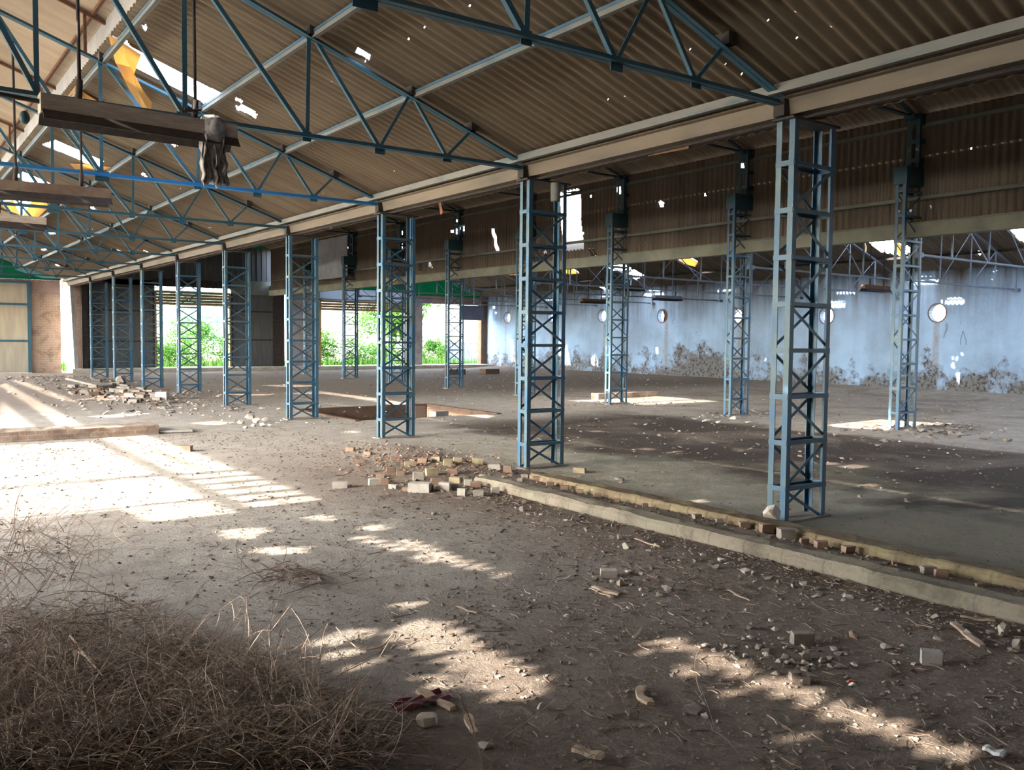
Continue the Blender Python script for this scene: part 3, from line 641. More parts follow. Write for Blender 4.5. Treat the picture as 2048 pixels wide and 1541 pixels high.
def simple_truss(name, half, heel, slope, nodes, mat, group, w=.05):
    r = empty(name, (0, 0, 0), '', 'truss', group); h = lambda x: heel+slope*(half-abs(x))
    mb = MB(); pair(mb, (-half, 0, 0), (half, 0, 0), w); mb.build('bottom_chord', mat, r)
    for s in (-1, 1):
        mb = MB(); pair(mb, (s*half, 0, heel), (0, 0, h(0)), w); mb.build('top_chord', mat, r)
        for i, x in enumerate(nodes):
            MB().angle((s*x, 0, .03), (s*x, 0, h(x)), w*.8, .006).build('web_member', mat, r)
            if i: MB().angle((s*nodes[i-1], 0, h(nodes[i-1])), (s*x, 0, .03), w*.7, .006).build('web_member', mat, r)
        if heel > .2: MB().angle((s*half, 0, 0), (s*half, 0, heel), w, .006).build('web_member', mat, r)
        MB().box(s*half-.1, s*half+.1, -.1, .1, -.04, .05).build('heel_plate', mat, r)
    return r
t2 = None
for n in range(1, 8):
    loc = (11.3, Y0+STEP*n-.1, 5.90); lb = '%s dark rafter truss under the high middle roof, meeting its cladding-row column' % ORD[n-1].capitalize()
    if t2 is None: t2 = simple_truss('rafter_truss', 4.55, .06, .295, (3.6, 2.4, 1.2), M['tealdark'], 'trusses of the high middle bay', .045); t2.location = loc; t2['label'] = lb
    else: dup(t2, loc, lb)
M['palesteel'] = simple('lit_pale_blue_steel', (0.16, 0.21, 0.29), (0.12, 0.16, 0.22), 3.0, .6, .1, 50)  # aisle trusses: the light on them is put into this paler tone
t3 = None
for n in range(1, 9):
    loc = (22.72, Y0+STEP*n-.03, 3.36); lb = '%s pale lattice truss under the low roof before the stained far wall' % ORD[n-1].capitalize()
    if t3 is None: t3 = simple_truss('lattice_truss', 6.45, .66, .335, (5.1, 3.6, 1.9), M['palesteel'], 'trusses of the low far aisle', .042); t3.location = loc; t3['label'] = lb
    else: dup(t3, loc, lb)

# ------------------------------------------------------------------ purlins, girts, gutter
def along(name, prof, x, z, mat, label, cat, group=None, y0=END0+.02, y1=END1-.3):
    o = MB().extr(prof, (x, y0, z), (x, y1, z), (1, 0, 0), (0, 0, 1)).build(name, mat); return tag(o, label, cat, group)
CH = [(0, 0), (.05, 0), (.05, .008), (.008, .008), (.008, .068), (.05, .068), (.05, .076), (0, .076)]
for x, w in ((5.21, 'lowest of the three pale purlins'), (3.95, 'middle one of the three pale purlins'), (2.63, 'topmost of the three pale purlins, at the ridge ventilator')):
    o = along('purlin', CH, x, RZ(x)-.12, M['purlin'], w+' carrying the brown corrugated roof', 'purlin', 'purlins of the near bay')
    MB().box(x-.006, x, END0+.02, END1-.3, RZ(x)-.072, RZ(x)-.042).build('top_edge', M['blue'], o)
for x in (2.5, 1.2, .05):
    along('ventilator_purlin', [(0, 0), (.04, 0), (.04, .05), (0, .05)], x, RZ(x)+MONH-.06, M['rust'], {2.5: 'outer rusty brown purlin', 1.2: 'middle rusty brown purlin', .05: 'inner rusty brown purlin'}[x]+' under the raised pale ridge roof', 'purlin', 'rusty purlins of the ridge ventilator')
along('eave_purlin', [(0, 0), (.06, 0), (.06, .010), (.010, .010), (.010, .085), (0, .085)], 6.72, 3.945, M['purlin'], 'pale eave purlin with chipped blue top edge running above the gutter', 'purlin')
g = along('gutter', [(0, 0), (.20, 0), (.20, .15), (.188, .15), (.188, .012), (.02, .012), (-.012, .15), (-.06, .165), (-.062, .153), (-.024, .14)], 6.90, 3.775, M['gutter'], 'long beige valley gutter running over the tops of the near columns', 'gutter')
g2 = MB().box(7.02, 7.09, END0+.02, END1-.3, 3.745, 3.775).build('gutter_bearer', M['dark'], g)
for x, w in ((15.0, 'lower'), (13.2, 'upper')):
    along('purlin', CH, x, mz(x)-.12, M['dark'], w+' dark purlin under the high middle roof beyond the gutter', 'purlin')
for z, w in ((5.72, 'upper'), (4.37, 'lower')):
    along('girt', [(-.07, 0), (0, 0), (0, .075), (-.008, .075), (-.008, .008), (-.07, .008)], CX-.026, z, M['beam'], w+' green grey girt across the hanging corrugated cladding', 'girt', None, END0+.02, 42.5)
g = along('eave_beam', [(0, 0), (.2, 0), (.2, .27), (-.03, .27), (-.03, .25), (0, .25)], 15.93, 3.67, M['beam'], 'long green grey beam along the foot of the hanging corrugated cladding', 'beam', None, END0+.02, 42.5)
for x, w in ((28.0, 'lowest'), (26.0, 'middle'), (24.2, 'topmost')):
    along('purlin', CH, x, az(x)-.12, M['dark'], w+' dark purlin of the low aisle roof by the far wall', 'purlin', None, 3.5)

# ------------------------------------------------------------------ hanging lamp troughs, rag and odds and ends
def trough(xa, xb, Y, za, zb, label, rods, ztop, s=1.0, mat='trough', extra=False):
    r = empty('hanging_trough', ((xa+xb)/2, Y, (za+zb)/2), label, 'trough')
    h = (xb-xa)/2; t = (zb-za)/2
    A = lambda dx, dz: (dx*h, 0, dz+t*dx)
    MB().extr([(-.085*s, .02), (.085*s, .02), (.085*s, .16*s), (-.085*s, .16*s)], A(-1, 0), A(1, 0), (0, 1, 0), (0, 0, 1)).build('channel', M[mat], r)
    MB().extr([(-.17*s, -.075*s), (-.158*s, -.075*s), (-.075*s, .012), (.075*s, .012), (.158*s, -.075*s), (.17*s, -.075*s), (.087*s, .022), (-.087*s, .022)], A(-1, 0), A(1, 0), (0, 1, 0), (0, 0, 1)).build('reflector', M['dark'], r)
    if extra:
        MB().box(-h-.012, -h, -.09, .09, .0+(-t), .17-t).build('end_plate', M['brickgrey'], r)
        mb = MB(); mb.tube([(-h, 0, .10-t), (-h-.4, .02, .12-t), (-h-1.2, .04, .10-t)], .022, 8); mb.build('conduit', M['dark'], r, True)
        mb = MB(); k = [(0, -.10)]+[(.07*math.sin(PI*i/8), -.10*math.cos(PI*i/8)) for i in range(1, 8)]
        rings = [[(-h-.13+.62*rr*math.cos(2*PI*j/12), .62*rr*math.sin(2*PI*j/12), -.06-t+zz*.6) for j in range(12)] for rr, zz in k[1:]]
        for a in rings: mb.v += a
        for i in range(len(rings)-1):
            for j in range(12): mb.f.append((i*12+j, i*12+(j+1) % 12, (i+1)*12+(j+1) % 12, (i+1)*12+j))
        mb.f.append(tuple(range(12))[::-1]); mb.f.append(tuple(range(len(mb.v)-12, len(mb.v)))); mb.build('lamp_globe', M['tealdark'], r, True)
    for x in rods:
        dx = x-(xa+xb)/2; z0 = t*dx/h+.15*s
        ro = MB().tube([(dx+.01, 0, z0+.02), (dx, 0, ztop-(za+zb)/2)], .016*s, 8).build('hanging_rod', M['dark'], r, True); MB().tube([(dx, 0, z0), (dx+.01, 0, z0+.2)], .03*s, 8).build('coupling', M['dark'], ro, True)
    return r
trough(1.27, 3.02, 8.98, 3.665, 3.645, 'long dusty grey trough hanging under the second truss with a grey rag tied round it', (1.58, 2.62), 5.45, 1.0, 'trough', True)
mb = MB()
for a in range(3): mb.tube([(2.60+.02*a, 8.86, 3.845+.02*a), (2.52-.03*a, 8.86, 3.90-.03*a)], .012, 6)
tag(mb.build('wire_clamp', M['dark'], None), 'small dark wire clamp on top of the rag trough beside its rod', 'clamp')
trough(.55, 2.66, 13.0, 3.47, 3.50, 'rust brown hanging trough at the left edge, just below the rag trough', (1.53, 2.30), 5.4, .95, 'brownmetal')
trough(.9, 2.45, 17.0, 3.55, 3.52, 'pale brown hanging trough at the left edge, lowest of the three', (1.75,), 5.4, .9, 'trough')
for (x, y, Xp, L, lb, mt) in ((1335, 597, 24.0, 1.4, 'short blue grey trough hanging before the bluest part of the far wall', 'palesteel'), (1752, 578, 24.0, 1.3, 'short brown trough hanging left of the far right cladding-row column', 'rust'),
                          (1188, 603, 24.0, 1.3, 'thin brown trough hanging left of the sun striped column by the far wall', 'rust'), (1260, 577, 22.0, 1.3, 'thin dark trough hanging high against the top of the far wall', 'dark')):
    p = atX(x, y, Xp); trough(p.x-L/2, p.x+L/2, p.y, p.z-.03, p.z-.03, lb, (p.x-L*.25, p.x+L*.3), az(p.x)-.1, .8, mt)

# the rag: two crumpled tails hanging from a knot wrapped round the trough
def ragtail(xc, w, z0, z1, ph, name, parent):
    mb = MB(); nu, nv = 22, 26
    for side in (0, 1):
        for j in range(nv+1):
            f = j/nv; z = z0+(z1-z0)*f; ww = w*(.38+.62*min(1, f*1.7))*(1-.12*f*f)
            for i in range(nu+1):
                u = i/nu-.5
                fold = math.sin(u*9+ph+f*2.4+noise.noise(V((f*3, ph, 9)))*2)*.022*(.4+f)+noise.noise(V((u*7, f*5, ph)))*.075+noise.noise(V((u*16, f*14, ph)))*.025
                zz = z+(noise.noise(V((u*6, ph, 3)))*.07 if j == nv else 0)
                mb.v.append((xc+u*ww+noise.noise(V((f*4, ph, 1)))*.03, fold+side*.012, zz))
    S = (nu+1)*(nv+1)
    for j in range(nv):
        for i in range(nu):
            a = j*(nu+1)+i; q = (a, a+1, a+nu+2, a+nu+1); mb.f.append(q); mb.f.append(tuple(S+k for k in q[::-1]))
    for i in range(nu): mb.f.append((i, S+i, S+i+1, i+1)); a = nv*(nu+1)+i; mb.f.append((a, a+1, S+a+1, S+a))
    for j in range(nv):
        a = j*(nu+1); c = a+nu; mb.f.append((a, a+nu+1, S+a+nu+1, S+a)); mb.f.append((c, S+c, S+c+nu+1, c+nu+1))
    return mb.build(name, M['rag'], parent, True)
rag = empty('rag', (2.80, 8.86, 3.62), 'torn grey rag knotted round the right end of the long dusty trough', 'rag')
ragtail(-.075, .17, .10, -.44, .4, 'tail', rag); ragtail(.055, .15, .12, -.45, 2.6, 'tail', rag)
mb = MB(); nu = 18
for j in range(9):
    for i in range(nu):
        c = 2*PI*i/nu; n_ = noise.noise(V((math.cos(c)*2, math.sin(c)*2, j*.5)))*.025
        mb.v.append((-.10+.022*j+n_, .12+(.155+n_+.02*math.sin(j*PI/8))*math.cos(c), .06+(.185+n_+.02*math.sin(j*PI/8))*math.sin(c)))
for j in range(8):
    for i in range(nu): mb.f.append((j*nu+i, j*nu+(i+1) % nu, (j+1)*nu+(i+1) % nu, (j+1)*nu+i))
mb.f.append(tuple(range(nu))[::-1]); mb.f.append(tuple(range(8*nu, 9*nu))); mb.build('wrap', M['rag'], rag, True)
vs, fs = hull(26, .16, .13, .2); mb = MB(); mb.inst(vs, fs, (-.02, -.05, .12), Euler((0, .3, 0)).to_quaternion(), (1, 1, 1)); mb.build('knot', M['rag'], rag, True)

p = atY(1090, 350, 9.1); tag(MB().tube([(7.20, 9.0, 3.70), (7.20, 9.0, 3.47)], .065, 14).build('drain_pipe', M['purlin'], None, True), 'short pale drain pipe stub below the gutter at the second near-row column', 'pipe')
def hang(img0, img1, X, w, label, mat='rust'):
    a, b_ = atX(*img0, X), atX(*img1, X); b_.z = 3.74 if abs(b_.y-a.y) > .3 else b_.z; a.z = 3.755; tag(MB().bar(a, b_, w, .012, (0, 1, 0)).build('metal_strip', M[mat]), label, 'strip')
hang((880, 372), (884, 428), 7.05, .07, 'rusty strip dangling below the gutter between second and third near columns')
hang((1298, 283), (1378, 292), 7.05, .05, 'rusty bracket lying under the gutter between nearest and second columns')
hang((660, 437), (670, 444), 7.05, .1, 'small rusty bracket under the gutter between third and fourth near columns')

# yellowed fibreglass roof lights, torn and sagging
def flap(img, plane, label, drop=.03, mat='yellow'):
    pts = [onslope(x, y, *plane)-V((0, 0, drop+.05*R.random()*(i % 2))) for i, (x, y) in enumerate(img)]
    c = sum(pts, V())/len(pts); mb = MB(); n = len(pts); c -= V((0, 0, .02)); t = V((0, 0, .004))
    mb.add(pts+[c]+[p_+t for p_ in pts]+[c+t], [(i, (i+1) % n, n) for i in range(n)]+[(n+1+(i+1) % n, n+1+i, 2*n+1) for i in range(n)]+[(i, n+1+i, n+1+(i+1) % n, (i+1) % n) for i in range(n)])
    return tag(mb.build('roof_light_sheet', M[mat], None), label, 'sheet', 'yellowed roof light sheets')
NB = (4.03, SL, 6.84); AB = (4.12, SL, 29.3)
flap([(217, 66), (250, 80), (282, 105), (268, 138), (231, 122)], NB, 'yellow glowing roof light sheet at the upper end of the largest roof hole')
flap([(232, 118), (262, 126), (268, 139), (287, 172), (304, 197), (300, 213), (285, 212), (258, 168)], (3.93, SL, 6.84), 'torn yellow strip hanging beside the largest roof hole', .06)
flap([(136, 188), (152, 162), (165, 180), (200, 200), (236, 222), (190, 219), (140, 212)], NB, 'yellow roof light sheet showing above the long dusty trough')
flap([(62, 402), (92, 400), (98, 412), (66, 440), (44, 434)], NB, 'crumpled yellow sheet below the rust brown trough')
flap([(0, 402), (26, 398), (46, 440), (44, 450), (0, 440)], NB, 'yellow sheet at the left picture edge below the rust brown trough')
flap([(140, 325), (170, 323), (222, 332), (215, 336), (150, 336)], NB, 'narrow orange yellow edge below the second roof hole')
flap([(1712, 462), (1765, 455), (1778, 468), (1745, 475)], AB, 'yellow roof light strip left of the far right cladding-row column')
flap([(1786, 474), (1806, 492), (1801, 512), (1789, 496)], AB, 'yellow torn roof light right beside the far right cladding-row column')
flap([(1328, 503), (1358, 503), (1370, 512), (1350, 514)], AB, 'left one of two yellow roof lights at the bend of the low aisle roof')
flap([(1356, 514), (1378, 514), (1396, 523), (1390, 530), (1368, 526)], AB, 'right one of two yellow roof lights at the bend of the low aisle roof')
flap([(1190, 512), (1208, 512), (1217, 521), (1200, 522)], AB, 'yellow roof light above the sun striped column')
flap([(1108, 527), (1130, 528), (1160, 546), (1135, 547)], AB, 'yellow roof light right of the second near-row column')
flap([(990, 540), (1020, 540), (1036, 549), (1005, 549)], AB, 'yellow roof light left of the second near-row column')
tag(MB().tube([atY(1728, 478, 17.0), atY(1732, 495, 17.0), atY(1731, 505, 17.0)], .02, 5).build('torn_strip', M['yellow']), 'thin yellow torn strip dangling from the low aisle roof hole', 'strip')

# fan rims and pale plaster patch of the far wall
FDES = ['round fan opening right of the far right cladding-row column', 'round fan opening behind the nearest lattice column', 'round fan opening right behind the column between the sunlit patches', 'round fan opening half blocked by a dark blade, in the bluest part of the wall', 'round fan opening behind the sun striped column', 'round fan opening hidden behind the second near-row column', 'round fan opening nearest the far left corner of the stained wall']
for (y, z), lb in zip(FANS, FDES):
    mb = MB(); n = 24
    for r_, xx in ((.30, WALLR-.02), (.335, WALLR-.02), (.335, WALLR+.2), (.30, WALLR+.24)):
        mb.v += [(xx, y+r_*math.cos(2*PI*k/n), z+r_*math.sin(2*PI*k/n)) for k in range(n)]
    for a in range(4):
        for k in range(n): mb.f.append((a*n+k, a*n+(k+1) % n, ((a+1) % 4)*n+(k+1) % n, ((a+1) % 4)*n+k))
    o = tag(mb.build('fan_ring', M['brown'], None, False), lb, 'fan opening', 'round fan openings of the far wall')
    if lb.startswith('round fan opening half'):
        mb = MB(); mb.poly([(WALLR+.05, y-.29, z-.02), (WALLR+.05, y-.10, z+.27), (WALLR+.05, y+.06, z+.27), (WALLR+.05, y-.06, z+.02), (WALLR+.05, y+.0, z-.27), (WALLR+.05, y-.16, z-.25)], (.03, 0, 0)); mb.build('fan_blade', M['dark'], o)
a = [atX(x, y, WALLR-.008) for x, y in ((1926, 662), (1921, 681), (1932, 681))]
mb = MB()
for i in range(3): mb.bar(a[i], a[(i+1) % 3], .02, .004, (1, 0, 0))
mb.bar(atX(1921, 681, WALLR-.008), atX(1921, 690, WALLR-.008), .02, .004, (1, 0, 0)); mb.bar(atX(1932, 681, WALLR-.008), atX(1932, 690, WALLR-.008), .02, .004, (1, 0, 0))
tag(mb.build('painted_mark', M['teal']), 'faint teal painted arrow mark low on the right part of the far wall', 'mark')
p = MB().box(27.15, 28.78, YB-.5, YB-.45, 2.72, 3.56).build('sign_board', M['sign']); tag(p, 'blank slate blue board hanging in the rightmost back doorway', 'board')
MB().box(27.15, 28.78, YB-.45, YB-.05, 3.5, 3.56).build('bracket', M['dark'], p)
mb = MB().box(7.06, 7.12, YB-.3, YB+.2, 0, 4.2)
o = MB().extr([(0, 0), (.36, 0), (.36, .34), (0, .34)], atY(143, 756, YB-.6)-V((.18, 0, .1)), atY(131, 552, YB-.6)-V((.18, 0, 0)), (.82, -.57, 0), (.57, .82, 0)).build('pillar', M['white']); tag(o, 'whitewashed leaning pillar at the back left beside the brick panel', 'pillar')
tag(MB().box(7.5, 7.75, YB-.4, YB, 0, 4.15).build('steel_post', M['dark']), 'dark steel post in the back left corner right of the white pillar', 'post')
tag(MB().box(15.78, 15.82, 33.3, 36.7, 4.15, 5.85).build('pale_sheet', M['grey']), 'pale loose sheet covering the far part of the hanging cladding', 'sheet')
# ------------------------------------------------------------------ brick kerbs
def rough_wall(name, xa, xb, ya, yb, za, zb, mat, label, cat, step=.06, amp=.012, slope=0.0, seed=0):
    mb = MB(); k = max(2, round((yb-ya)/step)); prof = [(0, 0), (0, .35), (0, .8), (.12, 1), (.5, 1.0), (.88, 1), (1, .8), (1, .3), (1, 0)]; m = len(prof)
    for i in range(k+1):
        y = ya+(yb-ya)*i/k; sx = slope*(y-ya)
        for j, (a, c) in enumerate(prof):
            x = xa+(xb-xa)*a+sx; z = za+(zb-za)*c
            n1 = noise.noise(V((y*2.1+seed, j*.7, seed))); n2 = noise.noise(V((y*9+seed, j*1.3, seed+4)))
            mb.v.append((x+(n1*.6+n2*.5)*amp, y, z+(c > 0)*(n1+n2*.8)*amp*(1 if .05 < a < .95 or c > .7 else .3)))
    for i in range(k):
        for j in range(m-1): mb.f.append((i*m+j, i*m+j+1, (i+1)*m+j+1, (i+1)*m+j))
    mb.f.append(tuple(range(m))[::-1]); mb.f.append(tuple(range(k*m, k*m+m)))
    return tag(mb.build(name, mat), label, cat)
rough_wall('brick_kerb', 5.58, 5.80, -2.9, 8.35, -.06, .105, M['kerbfront'], 'pale plastered front kerb running from the brick pile to the right picture edge', 'kerb', .06, .012, -.004, 1)
rough_wall('brick_kerb', 6.30, 6.53, -2.9, 8.25, -.06, .095, M['kerbback'], 'yellowish bare brick kerb behind the plastered one, passing the nearest column', 'kerb', .05, .013, -.004, 5)
def ledge(name, x0, x1, y0, y1, z0, z1, mat, label, cat):
    mb = MB(); k = max(2, round((x1-x0)/.12)); prof = [(0, 0), (0, .5), (0, .95), (.1, 1), (.9, 1), (1, .95), (1, 0)]; m = len(prof)
    for i in range(k+1):
        x = x0+(x1-x0)*i/k
        for j, (a, c) in enumerate(prof):
            n1 = noise.noise(V((x*3, j*.9, y0)))*.02; mb.v.append((x, y0+(y1-y0)*a+n1, z0+(z1-z0)*c+(c > .9)*noise.noise(V((x*5, j, 2)))*.02))
    for i in range(k):
        for j in range(m-1): mb.f.append((i*m+j, (i+1)*m+j, (i+1)*m+j+1, i*m+j+1))
    mb.f.append(tuple(range(m))); mb.f.append(tuple(range(k*m, k*m+m))[::-1])
    return tag(mb.build(name, mat), label, cat)
ledge('brick_ledge', -2.5, 3.95, 15.75, 16.35, -.06, .15, M['ledgebrick'], 'long low red brick ledge at the left edge beside the bright patch', 'ledge')
o = MB(); o.poly([(3.98, 15.8, 0), (4.5, 15.7, 0), (4.55, 16.5, 0), (3.98, 16.4, 0)], (0, 0, .035)); tag(o.build('hatch_slab', M['concrete']), 'pale concrete slab at the right end of the red brick ledge', 'slab')
ledge('brick_ledge', 16.6, 19.0, 18.7, 19.0, -.05, .16, M['ledgebrick'], 'low red brick ledge in the sunlit patch right of the sun striped column', 'ledge')
tag(MB().box(10.0, 10.32, 16.6, 16.9, -.5, .06).build('concrete_block', M['concrete']), 'pale concrete block standing inside the floor pit', 'block')
p = atZ(836, 834, .0); r = tag(MB().box(p.x-.16, p.x+.16, p.y-.1, p.y+.15, -.05, .27).build('steel_box', M['rust']), 'rusty brown box on the edge of the floor pit', 'box')
MB().box(p.x-.13, p.x+.13, p.y-.108, p.y-.1, 0, .24).build('lid', M['brickred'], r)
for (x, y, w, lb) in ((915, 749, .9, 'dark low block on the floor before the rightmost back doorway'), (985, 748, .8, 'dark low block at the foot of the far wall corner')):
    p = atZ(x, y, 0); tag(MB().box(p.x-w/2, p.x+w/2, p.y, p.y+.5, -.05, .22).build('masonry_block', M['brown']), lb, 'block')

# ------------------------------------------------------------------ loose bricks and stones (each one a thing)
def lump(name, x, y, wpx, hpx, mat, label, cat, group=None, boxy=.12, depth=.6, rz=None, n=16, up_=0.0, X=None):
    p = atZ(x, y, 0); dist = math.hypot(p.x, p.y, HC); s = dist/FPX
    sx, sz = wpx*s, hpx*s; rng = random.Random(int(x*7+y*13))
    vs, fs = hull(n, sx, sx*depth if boxy else sx*.8, sz, rng, boxy)
    mb = MB(); yaw = -.628+(rng.uniform(-.35, .35) if rz is None else rz)
    z = fz(p.x, p.y); zmin = min(v.z for v in vs)
    q = V((math.sin(YAW), math.cos(YAW), 0))*sx*.3
    mb.add(vs, fs); o = mb.build(name, M[mat]); o.location = (p.x+q.x, p.y+q.y, z-zmin-.006+up_); o.rotation_euler = (0, 0, yaw)
    return tag(o, label, cat, group)
G = 'loose bricks of the pile'
lump('loose_brick', 678, 978, 30, 13, 'brickgrey', 'grey brick lying alone at the far left of the brick pile', 'brick')
lump('loose_brick', 748, 973, 24, 13, 'brickgrey', 'grey brick with a broken lump beside it, second from the left of the pile', 'brick')
lump('loose_brick', 838, 989, 44, 20, 'brickgrey', 'largest grey brick of the pile, dark side facing the camera', 'brick', None, .08)
for i, (x, y, w, h, m) in enumerate(((786, 981, 18, 10, 'brickgrey'), (768, 973, 16, 12, 'brickred'), (836, 968, 22, 18, 'brickgrey'), (863, 962, 26, 16, 'brickyellow'), (889, 987, 24, 19, 'brickgrey'), (911, 974, 26, 13, 'brickyellow'), (907, 984, 14, 12, 'brickgrey'),
        (924, 996, 19, 17, 'brickgrey'), (956, 997, 22, 14, 'brickgrey'), (905, 960, 20, 12, 'brickred'), (936, 978, 18, 14, 'brickgrey'), (951, 982, 22, 14, 'brickred'), (990, 990, 18, 12, 'brickgrey'), (872, 975, 20, 13, 'brickred'), (860, 985, 14, 12, 'brickred'),
        (810, 985, 14, 8, 'brickred'), (801, 958, 18, 10, 'brickred'), (780, 953, 20, 12, 'brickred'), (820, 945, 24, 10, 'brickyellow'), (845, 940, 20, 11, 'brickred'), (872, 938, 18, 12, 'brickyellow'), (760, 960, 18, 9, 'brickred'), (742, 950, 14, 8, 'stone'),
        (895, 945, 20, 14, 'brickyellow'), (915, 938, 18, 10, 'brickyellow'), (955, 940, 24, 14, 'brickyellow'), (987, 950, 26, 12, 'brickgrey'), (1015, 952, 18, 16, 'brickred'), (1005, 985, 16, 9, 'stone'), (1040, 972, 12, 8, 'stone'), (965, 965, 14, 9, 'brickgrey'), (720, 930, 16, 7, 'brickred'), (700, 905, 18, 8, 'brickred'), (735, 915, 16, 8, 'brickred'), (790, 930, 20, 9, 'brickred'))):
    lump('broken_brick', x, y, w, h, m, 'broken brick in the pile at the left end of the kerbs', 'brick', G, .22)
G2 = 'brick chunks in the channel between the kerbs'
for x, y, w, h in ((1050, 962, 16, 9), (1075, 968, 20, 10), (1100, 978, 16, 9), (1130, 985, 18, 10), (1160, 992, 14, 9), (1195, 1000, 16, 10), (1235, 1010, 12, 8), (1290, 1022, 12, 9), (1395, 1048, 18, 10), (1440, 1057, 16, 9), (1490, 1066, 22, 14), (1535, 1076, 26, 20), (1575, 1088, 32, 20), (1610, 1098, 18, 12), (1645, 1106, 26, 15), (1700, 1116, 24, 16), (1790, 1140, 10, 8), (1860, 1158, 26, 14), (1885, 1164, 24, 16), (1960, 1185, 12, 8)):
    lump('brick_chunk', x, y, w, h, 'brickred' if (x//5) % 3 else 'stone', 'reddish brick chunk lying in the channel between the two kerbs', 'brick', G2, .3)
lump('stone', 1549, 1057, 42, 40, 'stonepale', 'large whitish rock against the foot of the nearest column', 'stone', None, 0, n=18, up_=.045)
lump('stone', 1522, 1049, 30, 9, 'stonepale', 'flat whitish stone left of the nearest column foot', 'stone', None, 0)
lump('loose_brick', 1160, 945, 24, 12, 'brickyellow', 'yellowish brick alone on the floor right of the second near-row column', 'brick')
lump('stone', 1240, 962, 26, 12, 'stone', 'grey chunk on the floor right of the yellowish lone brick', 'stone', None, 0)
lump('stone', 1608, 1292, 40, 26, 'stone', 'biggest grey brick shaped stone right of the long sunlit strip', 'stone', None, .25)
lump('stone', 1708, 1278, 24, 22, 'brickred', 'pinkish rounded stone right of the biggest grey stone', 'stone', None, 0)
lump('loose_brick', 1868, 1332, 36, 26, 'brickgrey', 'squared grey broken brick far right of the sunlit strip', 'brick', None, .2)
lump('stone', 2012, 1280, 30, 30, 'stonepale', 'pale chunk near the right edge below the front kerb', 'stone', None, 0)
lump('stone', 2040, 1306, 26, 26, 'stone', 'grey stone cut by the right picture edge below the front kerb', 'stone', None, 0)
lump('stone', 1390, 1428, 44, 24, 'stone', 'flat grey slab piece left of the long sunlit strip', 'stone', None, 0)
lump('stone', 1412, 1434, 20, 16, 'stonepale', 'small pale piece beside the flat grey slab piece', 'stone', None, 0)
lump('stone', 1084, 1422, 24, 22, 'stonepale', 'pale stone just below the brightest sunlit patch', 'stone', None, 0)
lump('stone', 852, 1462, 56, 34, 'stonepale', 'large pale mortar lump below the pale stick at the bottom', 'stone', None, 0, n=24)
lump('stone', 735, 1482, 58, 28, 'stone', 'dark mottled lump left of the large pale mortar lump', 'stone', None, 0, n=20)
lump('stone', 780, 1446, 32, 20, 'stone', 'brown lump between the mottled lump and the mortar lump', 'stone', None, 0)
lump('stone', 972, 1506, 40, 24, 'stonepale', 'pale jagged lump at the bottom centre of the picture', 'stone', None, 0)
lump('stone', 640, 1166, 24, 17, 'stone', 'dark grey stone beside the small twig heap left of centre', 'stone', None, 0)
lump('stone', 1218, 1152, 34, 16, 'stonepale', 'largest flat chunk of the small rubble heap before the front kerb', 'stone', None, .2)
lump('stone', 1243, 1168, 26, 16, 'brickyellow', 'yellowish chunk of the small rubble heap before the front kerb', 'stone', None, 0)
lump('stone', 1335, 1182, 30, 16, 'stone', 'grey chunk right of the small rubble heap before the front kerb', 'stone', None, 0)
lump('stone', 1320, 1192, 20, 12, 'stone', 'small chunk just below the grey chunk right of the rubble heap', 'stone', None, 0)
lump('stone', 1592, 1358, 22, 15, 'stone', 'small stone above the middle of the long sunlit strip', 'stone', None, .2)
lump('stone', 1614, 1368, 14, 13, 'stone', 'smaller stone right of the one above the sunlit strip', 'stone', None, .2)
lump('stone', 1522, 1302, 28, 14, 'stone', 'oval grey pebble above the sunlit strip', 'stone', None, 0)
lump('stone', 1616, 1322, 28, 26, 'stone', 'upright grey splinter below the biggest grey stone', 'stone', None, 0)
lump('stone', 1575, 1325, 32, 18, 'stone', 'rough grey lump left of the upright grey splinter', 'stone', None, 0)
lump('stone', 1778, 1300, 34, 14, 'stone', 'flat grey scrap right of the pinkish stone', 'stone', None, 0)
lump('stone', 956, 1280, 18, 14, 'stone', 'grey stone at the right tip of the left sunlit patch', 'stone', None, 0)
lump('stone', 1045, 1026, 20, 13, 'stone', 'lone grey stone between the brick pile and the slatted light', 'stone', None, 0)
lump('stone', 868, 1030, 14, 11, 'stone', 'small dark stone below the brick pile', 'stone', None, 0)
lump('loose_brick', 368, 903, 24, 12, 'brickred', 'lone brick on the pale floor right of the bright patch', 'brick')
lump('stone', 18, 1330, 24, 42, 'stone', 'grey upright chunk at the left edge above the brush', 'stone', None, 0)
lump('stone', 1205, 1160, 14, 9, 'stone', 'small stone in the left of the rubble heap before the front kerb', 'stone', None, 0)
G3 = 'rubble stones along the foot of the front kerb'
rr = random.Random(11)
for k in range(60):
    x = rr.uniform(1040, 2040); base = 1000+(x-1040)*.262 if x < 1700 else 1172+(x-1700)*.30
    y = base+rr.uniform(18, 48); w_ = rr.uniform(10, 26)*(.7+.5*(x-1040)/1000)
    lump('rubble_stone', x, y, w_, w_*rr.uniform(.5, .8), rr.choice(('stone', 'stonepale', 'stonepale', 'stone')), 'small rubble stone along the foot of the front kerb', 'stone', G3, 0, n=10)
G4 = 'small stones beside the long sunlit strip'
for k in range(60):
    x = rr.gauss(1560, 110); y = 1310+(x-1560)*.1+rr.gauss(0, 28); w_ = rr.uniform(10, 24)
    if y > 1230+(x-1300)*.40+38: continue
    lump('pebble', x, y, w_, w_*.65, rr.choice(('stone', 'stonepale', 'stonepale')), 'small stone in the scatter above the long sunlit strip', 'stone', G4, 0, n=9)
G9 = 'chips of the small rubble heap'
